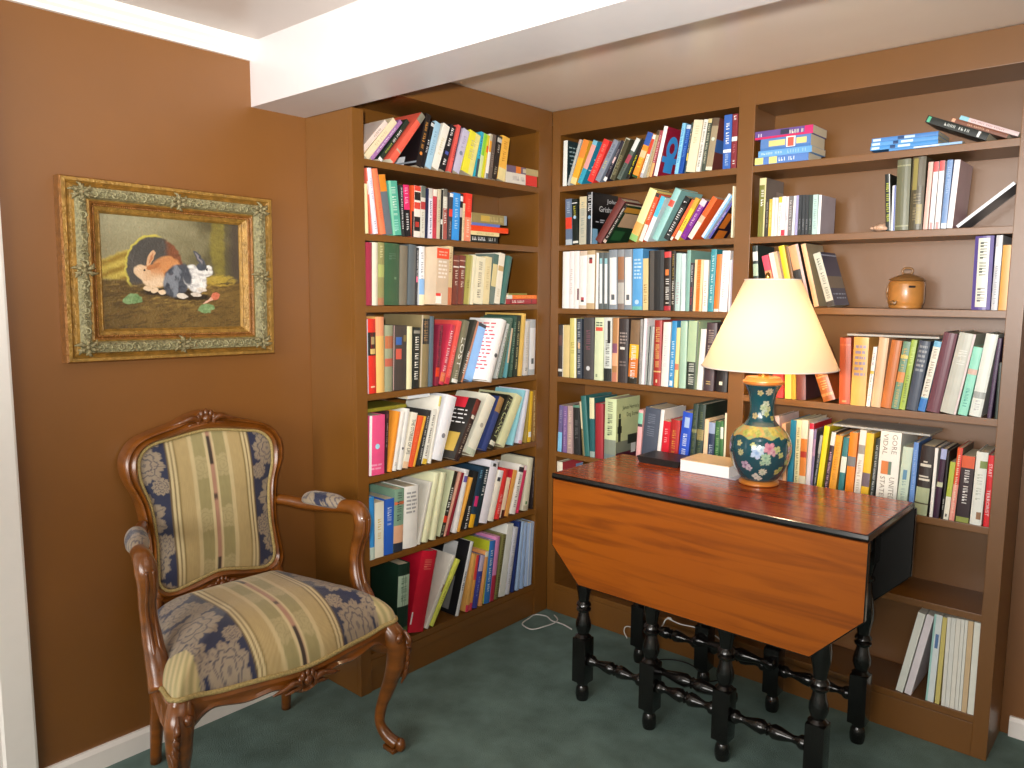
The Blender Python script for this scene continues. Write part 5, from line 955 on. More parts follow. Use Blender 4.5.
# ------------------------------------------------------------------ gateleg table
def wood(key, c1, c2, rough, sc, axis):
    m = D.materials.new(key); m.use_nodes = True; nt = m.node_tree; b = nt.nodes['Principled BSDF']
    tc = nt.nodes.new('ShaderNodeTexCoord'); mp = nt.nodes.new('ShaderNodeMapping'); mp.inputs['Scale'].default_value = sc
    n = nt.nodes.new('ShaderNodeTexNoise'); n.inputs['Scale'].default_value = 3.2; n.inputs['Detail'].default_value = 7; n.inputs['Distortion'].default_value = .9
    n2 = nt.nodes.new('ShaderNodeTexNoise'); n2.inputs['Scale'].default_value = 1.1; n2.inputs['Detail'].default_value = 2
    nt.links.new(tc.outputs['Object'], mp.inputs['Vector']); nt.links.new(mp.outputs['Vector'], n.inputs['Vector']); nt.links.new(tc.outputs['Object'], n2.inputs['Vector'])
    r = nt.nodes.new('ShaderNodeValToRGB'); e = r.color_ramp.elements
    e[0].position = .33; e[0].color = lin(c1)+(1,); e[1].position = .56; e[1].color = lin(c2)+(1,)
    mx = nt.nodes.new('ShaderNodeMix'); mx.data_type = 'RGBA'; mx.blend_type = 'MULTIPLY'
    r2 = nt.nodes.new('ShaderNodeValToRGB'); r2.color_ramp.elements[0].color = (.86, .78, .74, 1); r2.color_ramp.elements[1].color = (1, 1, 1, 1)
    r2.color_ramp.elements[0].position = .35; r2.color_ramp.elements[1].position = .6
    nt.links.new(n.outputs['Fac'], r.inputs['Fac']); nt.links.new(n2.outputs['Fac'], r2.inputs['Fac'])
    mx.inputs[0].default_value = 1.
    nt.links.new(r.outputs['Color'], mx.inputs[6]); nt.links.new(r2.outputs['Color'], mx.inputs[7]); nt.links.new(mx.outputs[2], b.inputs['Base Color'])
    b.inputs['Roughness'].default_value = rough; b.inputs['Coat Weight'].default_value = .05; b.inputs['Specular IOR Level'].default_value = .4
    return m
TOPW = wood('mahogany_tabletop', '8a3613', 'a4481c', .22, (.4, 18, 18), 0)
LEAFW = wood('mahogany_leaf', '84420d', 'a2550f', .34, (.7, 11, 11), 0)
BLACK = mat('ebonised_wood', '0e0c0b', rough=.22, noise=.3, scale=20, coat=.4)
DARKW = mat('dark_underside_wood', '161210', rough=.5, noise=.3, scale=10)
TX, TY = .927, -.323
tb = thing('gateleg_table', 'mahogany drop-leaf table with black turned legs before the bookshelves', 'table', (TX, TY, 0))
x0, x1, y0, y1 = .442-TX, 1.412-TX, -.527-TY, -.121-TY
MB().box(x0, x1, y0, y1, .7335, .7534, .002).build('tabletop', TOPW, tb)
e = MB()
pr = [(0, .7345), (.004, .7345), (.006, .742), (.004, .751), (0, .7525)]
e.prism([(y0-a, z) for a, z in pr], x0-.004, x1+.004, 'x'); e.prism([(y1+a, z) for a, z in pr], x0-.004, x1+.004, 'x')
e.prism([(x0-a, z) for a, z in pr], y0, y1, 'y'); e.prism([(x1+a, z) for a, z in pr], y0, y1, 'y')
e.build('edge_moulding', BLACK, tb)
lf = [(.446-TX, .7335), (.446-TX, .514), (.553-TX, .405), (1.291-TX, .405), (1.421-TX-.004, .535), (1.421-TX-.004, .7335)]
def leaf(yf, yb, outer, wood_):
    o = MB().prism(lf, yf, yb, 'y').build('drop_leaf', wood_, tb)
    g = MB(); rim = lf[1:] ; c = (0, .6)
    for a, b in zip(lf, lf[1:]):
        ax_, az = a; bx, bz = b; L = sqrt((bx-ax_)**2+(bz-az)**2); nx, nz = (bz-az)/L, -(bx-ax_)/L
        if nx*(ax_-c[0])+nz*(az-c[1]) < 0: nx, nz = -nx, -nz
        q = .003; g.prism([(ax_, az), (bx, bz), (bx+nx*q, bz+nz*q), (ax_+nx*q, az+nz*q)], yf+.001, yb-.001, 'y')
    g.build('leaf_edge', BLACK, o); return o
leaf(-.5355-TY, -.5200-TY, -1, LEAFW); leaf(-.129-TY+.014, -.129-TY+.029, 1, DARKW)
fr = MB().box(.53-TX, 1.325-TX, -.513-TY, -.490-TY, .60, .733, .002).box(.53-TX, 1.325-TX, -.152-TY, -.126-TY, .60, .733, .002)
fr.box(.53-TX, .553-TX, -.49-TY, -.152-TY, .60, .733, .002).box(1.302-TX, 1.325-TX, -.49-TY, -.152-TY, .60, .733, .002)
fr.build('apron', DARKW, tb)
PL = [(.0005, .0), (.0155, .0), (.0175, .008), (.0185, .022), (.0170, .040), (.0135, .050), (.0165, .056), (.018, .064)]
PU = [(.020, .213), (.022, .218), (.0145, .226), (.017, .234), (.021, .25), (.0205, .265), (.016, .285), (.0135, .302), (.019, .307), (.020, .313), (.014, .319), (.020, .325), (.0185, .331), (.014, .338), (.0165, .36), (.0205, .385), (.021, .41), (.018, .44), (.0145, .47), (.0125, .50), (.019, .507), (.019, .514), (.013, .522), (.016, .54), (.019, .555), (.019, .60), (.0005, .601)]
def tleg(x, y, top):
    b = MB().lathe([(r*1.2, z) for r, z in PL], (x-TX, y-TY), 20); hb = .0255
    b.box(x-TX-hb, x-TX+hb, y-TY-hb, y-TY+hb, .063, .214, .004); b.lathe([(r*1.22, z) for r, z in PU], (x-TX, y-TY), 20)
    if top: b.box(x-TX-hb, x-TX+hb, y-TY-hb, y-TY+hb, .56, .732, .003)
    b.build('leg', BLACK, tb, auto=35)
LX = (.547, .802, 1.045, 1.309)
for y in (-.494, -.141):
    for i, x in enumerate(LX): tleg(x, y, i in (0, 3) or True)
def sprof(L):
    base = [(.008, 0), (.017, .004), (.0185, .012), (.0175, .020), (.0115, .028), (.0095, .042), (.012, .056), (.0175, .082), (.0195, .102)]
    k = L/2/.12
    h_ = [(r, z*k) for r, z in base]; h_ = [(r*1.08, z) for r, z in h_]; return h_+[(.0135, L/2-.004), (.0185, L/2)]+[(.0135, L/2+.004)]+[(r, L-z) for r, z in h_[::-1]]
def stretch(a, b):
    a = Vector(a); b = Vector(b); L = (b-a).length
    ax_ = 'x' if abs(b.x-a.x) > abs(b.y-a.y) else 'y'
    MB().lathe(sprof(L), axis=ax_, o=(a.x-TX, a.y-TY, a.z), n=12).build('stretcher', BLACK, tb, auto=50)
for y, yy in ((-.494, -.455), (-.141, -.180)):
    for i in range(3): stretch((LX[i]+.0255, y, .142), (LX[i+1]-.0255, y, .142))
    stretch((LX[1]-.02, yy, .172), (LX[2]+.02, yy, .172))

# ------------------------------------------------------------------ table lamp
LXC, LYC, TZ = .996, -.2085, .7536
lp = thing('table_lamp', 'blue floral porcelain table lamp with a cream cone shade on the table', 'lamp', (LXC, LYC, TZ))
VP = [(.050, .0145), (.058, .022), (.072, .042), (.084, .068), (.0905, .095), (.0915, .115), (.088, .138), (.079, .158), (.064, .174), (.050, .187), (.0405, .200), (.0365, .218), (.0355, .24), (.0375, .262), (.043, .284), (.052, .302), (.056, .308), (.055, .3105)]
pv = smoothloop([(r, z, 0) for r, z in VP], 170, False); NA = 220
TEAL = lin('174650'); GOLD = lin('b08838')
fl = []
rr = random.Random(5)
for (a, z, r, c1, c2, fine) in [(-0.3, 0.112, 0.021, 'b8c8dc', '7c9cc4', 5), (-0.16, 0.122, 0.013, 'c4d4d8', '88a8c0', 5), (0.1, 0.126, 0.02, 'c89098', 'a85878', 5), (0.24, 0.116, 0.014, 'c8a4a4', 'a06880', 5), (0.36, 0.122, 0.012, 'b8bc88', '8c9c58', 4), (-0.02, 0.098, 0.016, 'a8c0a0', '6c9880', 7), (0.06, 0.084, 0.01, 'a8c0a8', '789c80', 7), (-0.12, 0.082, 0.009, '98b498', '689078', 7), (-0.44, 0.134, 0.009, 'b8bc80', '90984c', 4), (0.5, 0.105, 0.01, 'b8bc80', '90984c', 4), (0.98, 0.118, 0.013, 'c0b0c8', '98688c', 6), (0.92, 0.096, 0.014, 'c89c94', 'a06058', 6), (1.06, 0.074, 0.013, 'b8a878', '8c8040', 5), (0.84, 0.08, 0.01, '98b080', '708c50', 5), (-0.86, 0.108, 0.011, 'b0b088', '8c8c58', 8), (-0.95, 0.135, 0.01, 'c0bc88', '989050', 5), (-0.7, 0.07, 0.015, 'b8a8bc', '6c4c64', 5), (-0.58, 0.062, 0.011, 'c0b8bc', '80607c', 5), (-0.08, 0.052, 0.013, 'c0c0ac', '909c84', 9), (-0.34, 0.036, 0.012, 'c8c4bc', '98a090', 4), (-0.2, 0.03, 0.009, 'c8c4bc', '98a090', 4), (0.5, 0.052, 0.011, 'b8b070', '8c8c40', 4), (0.62, 0.06, 0.01, '98a860', '708040', 4), (-0.55, 0.172, 0.013, 'b8b050', '909040', 4), (-0.3, 0.166, 0.011, '98a850', '748838', 4), (0.05, 0.17, 0.01, '8c9c60', '687c48', 4), (0.35, 0.172, 0.013, 'c0b458', '989440', 4), (0.65, 0.16, 0.012, 'b0a850', '88883c', 4), (-0.85, 0.166, 0.011, 'a8b060', '808c40', 4), (0.25, 0.29, 0.013, 'b8b098', '988c68', 8), (-0.35, 0.286, 0.01, 'b0a880', '888850', 5), (0.12, 0.252, 0.012, 'b8bca8', '88987c', 5), (0.3, 0.236, 0.011, 'b0b490', '889464', 5), (-0.1, 0.24, 0.011, 'a8b498', '80946c', 5), (0.02, 0.226, 0.01, 'b4bcb4', '849c94', 6), (0.2, 0.222, 0.009, 'a8b080', '7c8c54', 5), (-0.75, 0.214, 0.011, 'b8a880', '8c7c4c', 5), (0.75, 0.208, 0.009, 'b0a860', '88843c', 4), (1.5999999999999999, 0.112, 0.021, 'b8c8dc', '7c9cc4', 5), (1.74, 0.122, 0.013, 'c4d4d8', '88a8c0', 5), (2.0, 0.126, 0.02, 'c89098', 'a85878', 5), (2.1399999999999997, 0.116, 0.014, 'c8a4a4', 'a06880', 5), (2.26, 0.122, 0.012, 'b8bc88', '8c9c58', 4), (1.88, 0.098, 0.016, 'a8c0a0', '6c9880', 7), (1.96, 0.084, 0.01, 'a8c0a8', '789c80', 7), (1.7799999999999998, 0.082, 0.009, '98b498', '689078', 7), (1.46, 0.134, 0.009, 'b8bc80', '90984c', 4), (2.4, 0.105, 0.01, 'b8bc80', '90984c', 4), (2.88, 0.118, 0.013, 'c0b0c8', '98688c', 6), (2.82, 0.096, 0.014, 'c89c94', 'a06058', 6), (2.96, 0.074, 0.013, 'b8a878', '8c8040', 5), (2.7399999999999998, 0.08, 0.01, '98b080', '708c50', 5), (1.04, 0.108, 0.011, 'b0b088', '8c8c58', 8), (0.95, 0.135, 0.01, 'c0bc88', '989050', 5), (1.2, 0.07, 0.015, 'b8a8bc', '6c4c64', 5), (1.3199999999999998, 0.062, 0.011, 'c0b8bc', '80607c', 5), (1.8199999999999998, 0.052, 0.013, 'c0c0ac', '909c84', 9), (1.5599999999999998, 0.036, 0.012, 'c8c4bc', '98a090', 4), (1.7, 0.03, 0.009, 'c8c4bc', '98a090', 4), (2.4, 0.052, 0.011, 'b8b070', '8c8c40', 4), (2.52, 0.06, 0.01, '98a860', '708040', 4), (3.5, 0.112, 0.021, 'b8c8dc', '7c9cc4', 5), (3.6399999999999997, 0.122, 0.013, 'c4d4d8', '88a8c0', 5), (3.9, 0.126, 0.02, 'c89098', 'a85878', 5), (4.04, 0.116, 0.014, 'c8a4a4', 'a06880', 5), (4.16, 0.122, 0.012, 'b8bc88', '8c9c58', 4), (3.78, 0.098, 0.016, 'a8c0a0', '6c9880', 7), (3.86, 0.084, 0.01, 'a8c0a8', '789c80', 7), (3.6799999999999997, 0.082, 0.009, '98b498', '689078', 7), (3.36, 0.134, 0.009, 'b8bc80', '90984c', 4), (4.3, 0.105, 0.01, 'b8bc80', '90984c', 4), (4.779999999999999, 0.118, 0.013, 'c0b0c8', '98688c', 6), (4.72, 0.096, 0.014, 'c89c94', 'a06058', 6), (4.859999999999999, 0.074, 0.013, 'b8a878', '8c8040', 5), (4.64, 0.08, 0.01, '98b080', '708c50', 5), (2.94, 0.108, 0.011, 'b0b088', '8c8c58', 8), (2.8499999999999996, 0.135, 0.01, 'c0bc88', '989050', 5), (3.0999999999999996, 0.07, 0.015, 'b8a8bc', '6c4c64', 5), (3.2199999999999998, 0.062, 0.011, 'c0b8bc', '80607c', 5), (3.7199999999999998, 0.052, 0.013, 'c0c0ac', '909c84', 9), (3.46, 0.036, 0.012, 'c8c4bc', '98a090', 4), (3.5999999999999996, 0.03, 0.009, 'c8c4bc', '98a090', 4), (4.3, 0.052, 0.011, 'b8b070', '8c8c40', 4), (4.42, 0.06, 0.01, '98a860', '708040', 4)]:
    fl.append((a+radians(-55), z, r, lin(c1), lin(c2), fine))
V = []; F = []; cols = []
for p in pv:
    for i in range(NA):
        a = 2*pi*i/NA; V.append((p.x*cos(a), p.x*sin(a), p.y)); z = p.y; c = TEAL
        sc = .148+.010*abs(sin(a*4))
        if .148+.010*abs(sin(a*4)) < z < .184: c = mixc(lin('b89858'), lin('98a868'), sstep(.4, .6, vnoise(a*9, z*160)))
        for (fa, fz, fr_, c1, c2, fine) in fl:
            da = (a-fa+pi) % (2*pi)-pi; u = da*p.x; v = z-fz
            if abs(u) > fr_*1.2 or abs(v) > fr_*1.2: continue
            d = sqrt(u*u+v*v)/fr_; an = atan2(v, u)
            if d < .62+.34*abs(sin(an*fine/2+fa))+.15*(vnoise(u*260, v*260)-.5):
                c = mixc(c1, c2, max(sstep(.55, .05, d), .8*sstep(.35, .1, abs(sin(an*fine/2+fa))), .6*vnoise(u*180+fa, v*180)))
        cols.append(c)
for j in range(len(pv)-1):
    for i in range(NA): F.append((j*NA+i, j*NA+(i+1) % NA, (j+1)*NA+(i+1) % NA, (j+1)*NA+i))
obj('vase_body', V, F, vmat('painted_porcelain', rough=.12, coat=.6), lp, smooth=True, cols=cols)
LWOOD = mat('lamp_base_wood', 'b8702c', rough=.3, noise=.12, scale=12, coat=.3)
MB().lathe([(.0005, 0), (.056, 0), (.060, .003), (.060, .009), (.056, .013), (.051, .015), (.0005, .0155)], n=40).build('base', LWOOD, lp, auto=40)
MB().lathe([(.0005, .3085), (.056, .3085), (.060, .312), (.060, .319), (.054, .323), (.05, .331), (.02, .334), (.0005, .3345)], n=40).build('cap', LWOOD, lp, auto=40)
BRASS = mat('brass', 'b08a48', rough=.25, metal=1)
MB().lathe([(.0005, .334), (.016, .334), (.017, .345), (.017, .385), (.012, .392), (.0005, .393)], n=20).build('socket', BRASS, lp, auto=40)
BULB = D.materials.new('lit_bulb'); BULB.use_nodes = True
bs = BULB.node_tree.nodes['Principled BSDF']; bs.inputs['Emission Color'].default_value = (1, .74, .46, 1); bs.inputs['Emission Strength'].default_value = 60; bs.inputs['Base Color'].default_value = (1, .9, .8, 1)
MB().lathe([(.0005, .392), (.013, .393), (.014, .408), (.024, .43), (.031, .452), (.029, .47), (.018, .484), (.0005, .489)], n=24).build('light_bulb', BULB, lp, smooth=True)
hp = MB()
for sg in (-1, 1): hp.sweep([(sg*.018, 0, .362), (sg*.05, 0, .41), (sg*.056, 0, .48), (sg*.03, 0, .58), (sg*.004, 0, .616)], .002, n=6)
hp.build('harp', BRASS, lp, smooth=True)
SH = D.materials.new('shade_cloth'); SH.use_nodes = True; nt = SH.node_tree
pb_ = nt.nodes['Principled BSDF']; pb_.inputs['Base Color'].default_value = (*lin('e6d8c4'), 1); pb_.inputs['Roughness'].default_value = .8
tr = nt.nodes.new('ShaderNodeBsdfTranslucent'); tr.inputs['Color'].default_value = (*lin('f0d2ac'), 1)
nz = nt.nodes.new('ShaderNodeTexNoise'); nz.inputs['Scale'].default_value = 300
bp_ = nt.nodes.new('ShaderNodeBump'); bp_.inputs['Strength'].default_value = .1; nt.links.new(nz.outputs['Fac'], bp_.inputs['Height']); nt.links.new(bp_.outputs['Normal'], pb_.inputs['Normal'])
mx = nt.nodes.new('ShaderNodeMixShader'); mx.inputs[0].default_value = .36
nt.links.new(pb_.outputs[0], mx.inputs[1]); nt.links.new(tr.outputs[0], mx.inputs[2]); nt.links.new(mx.outputs[0], nt.nodes['Material Output'].inputs['Surface'])
zb, zt, rb, rt = .362, .624, .198, .080; SX, SY = .0150, .0018
n = 64; V = []; F = []
for (r, z) in [(rb-(rb-rt)*k/12, zb+(zt-zb)*k/12) for k in range(13)]:
    for i in range(n): V.append((r*cos(2*pi*i/n)+SX, r*sin(2*pi*i/n)+SY, z))
for j in range(12):
    for i in range(n): F.append((j*n+i, j*n+(i+1) % n, (j+1)*n+(i+1) % n, (j+1)*n+i))
shd = obj('lamp_shade', V, F, SH, lp, smooth=True)
for r, z in ((rb, zb), (rt, zt)): MB().sweep([(r*cos(2*pi*i/24)+SX, r*sin(2*pi*i/24)+SY, z) for i in range(24)], .0022, n=6, closed=True, sub=2).build('shade_binding', mat('binding_tape', 'e8dcd0', rough=.8), shd, smooth=True)
sp_ = MB()
for a in (0, 2*pi/3, 4*pi/3): sp_.sweep([(0, 0, zt-.008), (rt*cos(a)*.5+SX*.5, rt*sin(a)*.5+SY*.5, zt-.006), (rt*cos(a)+SX, rt*sin(a)+SY, zt)], .0015, n=6)
sp_.lathe([(.0005, .608), (.006, .608), (.0045, .622), (.0075, .630), (.006, .642), (.0005, .648)], n=12)
sp_.build('finial', BRASS, lp, smooth=True)

# ------------------------------------------------------------------ things on the table
bx = thing('paperback_book', 'thick white paged book with pale peach cover lying on the table beside the lamp', 'book', (.732, -.224, .7540))
MB().box(.0, .196, .0, .135, .0, .0016, .0006).build('back_cover', bmat('c4c4d0'), bx)
MB().box(.001, .172, .001, .133, .0017, .0372).build('page_block', mat('bright_page_paper', 'f2f0ee', rough=.85, noise=.03, scale=50, stretch=(.2, .2, 60), bump=.2, bscale=20), bx)
MB().box(.0, .172, .0, .134, .0373, .0390, .0006).build('front_cover', bmat('e8c898'), bx)
tr_ = thing('document_box', 'flat black box lying on the table left of the white paged book', 'box', (.557, -.200, .7536))
MB().prism([(.004, 0), (.150, 0), (.158, .012), (.158, .016), (0, .016), (-.004, .012)], 0, .115, 'y').build('tray', mat('black_leatherette', '14100f', rough=.4, noise=.2, scale=60, bump=.15, bscale=250), tr_)
MB().box(-.005, .160, -.003, .118, .0162, .0225, .002).build('lid', mat('black_leatherette', '14100f'), tr_)

# ------------------------------------------------------------------ clay pot and shell on the shelves
pt = thing('lidded_pot', 'small ochre clay pot with a cut lid and ring handle on the shelf', 'pot', (1.306, .085, ZSC[2]+.0002))
CLAY = mat('ochre_glazed_clay', 'b87c3c', rough=.35, noise=.18, scale=18, coat=.3)
CLAYD = mat('brown_glazed_clay', '8a6238', rough=.35, noise=.2, scale=20, coat=.3)
MB().lathe([(.0005, 0), (.043, 0), (.046, .003), (.046, .010), (.0475, .013), (.0500, .02), (.0505, .045), (.0500, .072), (.048, .079), (.0445, .082), (.0005, .0825)], n=48).build('pot_body', CLAY, pt, auto=40)
MB().lathe([(.0005, .083), (.0475, .083), (.0495, .0855), (.047, .089), (.03, .097), (.016, .102), (.008, .105), (.0005, .1055)], n=48).build('lid', CLAYD, pt, auto=40)
MB().sweep([(-.010, 0, .103), (-.0145, 0, .112), (-.010, 0, .119), (0, 0, .121), (.010, 0, .119), (.0145, 0, .112), (.010, 0, .103)], .0034, n=8, up=(0, 1, 0)).build('ring_handle', CLAYD, pt, smooth=True)
nb = MB().box(.018, .036, -.050, -.0425, .062, .068, .002); nb.build('spoon_slot', mat('slot_dark', '1a0e08', rough=.8), pt)
sg_ = MB(); sg_.sweep([(-.030, -.040, .012), (-.026, -.047, .020), (-.018, -.050, .014), (-.012, -.051, .022)], [.004, .006, .005, .003], n=8)
sg_.sweep([(-.047, -.012, .07), (-.0505, -.012, .05), (-.050, -.012, .03)], [.003, .0045, .003], n=8); sg_.build('applied_ornament', CLAYD, pt, smooth=True)
V = []; F = []; nn = 14; tt = 60
for i in range(tt+1):
    f = i/tt; a = f*2*pi*2.6; R_ = .004+.011*f; r_ = .003+.0115*f
    cx, cz_ = R_*cos(a), R_*sin(a); ax_ = -.012+.028*f
    for q in range(nn):
        b = 2*pi*q/nn; rr_ = r_*(1+.12*sin(b*3+a*3)); V.append((ax_+rr_*.9*sin(b), (R_+rr_*cos(b))*cos(a), .016+(R_*.45+rr_*cos(b)*.6)*sin(a)*.75))
for i in range(tt):
    for q in range(nn): F.append((i*nn+q, i*nn+(q+1) % nn, (i+1)*nn+(q+1) % nn, (i+1)*nn+q))
zmin = min(v[2] for v in V); V = [(x*1.4, y*1.25, (z-zmin)*1.3) for x, y, z in V]
se = obj('seashell', V, F, mat('shell_pink_cream', 'd8b094', rough=.35, noise=.25, scale=120), smooth=True, loc=(1.226, .03, ZSC[1]+.0003))
se['label'] = 'small pinkish cream seashell on the shelf beside the black and yellow green book'; se['category'] = 'seashell'

# ------------------------------------------------------------------ framed painting of two rabbits
ph = thing('framed_painting', 'ornate gilt framed painting of two rabbits hanging on the brown wall', 'painting', (XW+.001, -1.434, 1.3800), (radians(-.6), 0, 0))
HW, HH = .301, .239; IW, IH = .1985, .1525
rings = [(0, 0.0), (0, .034), (.004, .040), (.013, .040), (.020, .030), (.026, .036), (.030, .046), (.046, .050), (.058, .044), (.063, .034), (.068, .037), (.074, .034), (.079, .028), (.093, .021), (.0955, .023), (.1005, .016), (.1005, .004)]
gilt = mat('gilt_frame', '9a7434', rough=.42, noise=.3, scale=50, bump=.4, bscale=140, metal=.25)
pat = mat('patinated_gilt', '8c8460', rough=.5, noise=.4, scale=120, bump=.5, bscale=200, metal=.15)
brn = mat('bronze_gilt', '8a5a26', rough=.4, noise=.3, scale=60, bump=.4, bscale=180, metal=.3)
V = []; F = []; MI = []; nr = len(rings)
cor = [(-1, -1), (1, -1), (1, 1), (-1, 1)]
wd = HW-IW; hd = HH-IH
for sx, sz in cor:
    for d, x in rings:
        V.append((x, sx*(HW-d*wd/.1005), sz*(HH-d*hd/.1005)))
for i in range(4):
    for k in range(nr-1):
        F.append((i*nr+k, ((i+1) % 4)*nr+k, ((i+1) % 4)*nr+k+1, i*nr+k+1)); MI.append(1 if 6 <= k <= 8 else (2 if k in (0, 1, 10, 11) else 0))
fo = obj('frame', V, F, [gilt, pat, brn], ph, mi=MI)
# carved scrolls along the raised band, flowers at the corners and middles
om = MB(); rb_ = random.Random(3)
d0 = .047*wd/.1005; e0 = .047*hd/.1005
def scroll(y, z, ang, s):
    pts = []
    for k in range(7):
        a = ang+k*.85; r = s*(1-k/8.)
        pts.append((.050+.003*sin(k), y+cos(a)*r, z+sin(a)*r))
    om.sweep(pts, [.0022*s/.009]*4+[.0026*s/.009]*3, n=6, sub=3, up=(1, 0, 0))
k = 0
y = -HW+.045
while y < HW-.04:
    for z in (HH-e0, -HH+e0): scroll(y, z, k*1.9, .0105)
    y += .0175; k += 1
z = -HH+.05
while z < HH-.045:
    for y in (HW-d0, -HW+d0): scroll(y, z, k*1.9, .0105)
    z += .0175; k += 1
om.build('scroll_relief', pat, fo, smooth=True)
dpat = mat('dark_patina_gilt', '887c58', rough=.48, noise=.45, scale=110, bump=.5, bscale=220, metal=.2)
for y in (-HW+d0, 0, HW-d0):
    for z in (-HH+e0, 0, HH-e0):
        if y == 0 and z == 0: continue
        fm = MB().ball((.051, y, z), (.007, .007, .007))
        for q in range(6):
            a = q*pi/3+.3; fm.sweep([(.050, y+.006*cos(a), z+.005*sin(a)), (.053, y+.016*cos(a+.25), z+.013*sin(a+.25)), (.049, y+.026*cos(a), z+.021*sin(a))], [.003, .0055, .002], n=6, sub=3, up=(1, 0, 0))
        for q in range(6):
            a = q*pi/3+.85; fm.sweep([(.049, y+.012*cos(a), z+.010*sin(a)), (.0515, y+.024*cos(a-.2), z+.019*sin(a-.2)), (.048, y+.034*cos(a), z+.026*sin(a))], [.003, .0045, .0015], n=6, sub=3, up=(1, 0, 0))
        fm.build('carved_ornament', dpat, fo, smooth=True)
bd_ = MB()
for i in range(86):
    y = -IW-.02+(2*IW+.04)*i/85
    for z in (IH+.0205*hd/.0865*.9, -IH-.0205*hd/.0865*.9): bd_.ball((.035, y, z), (.003, .0032, .0032), n=6, m=4)
for i in range(64):
    z = -IH-.015+(2*IH+.03)*i/63
    for y in (IW+.0235, -IW-.0235): bd_.ball((.035, y, z), (.003, .0032, .0032), n=6, m=4)
bd_.build('beading', brn, fo, smooth=True)
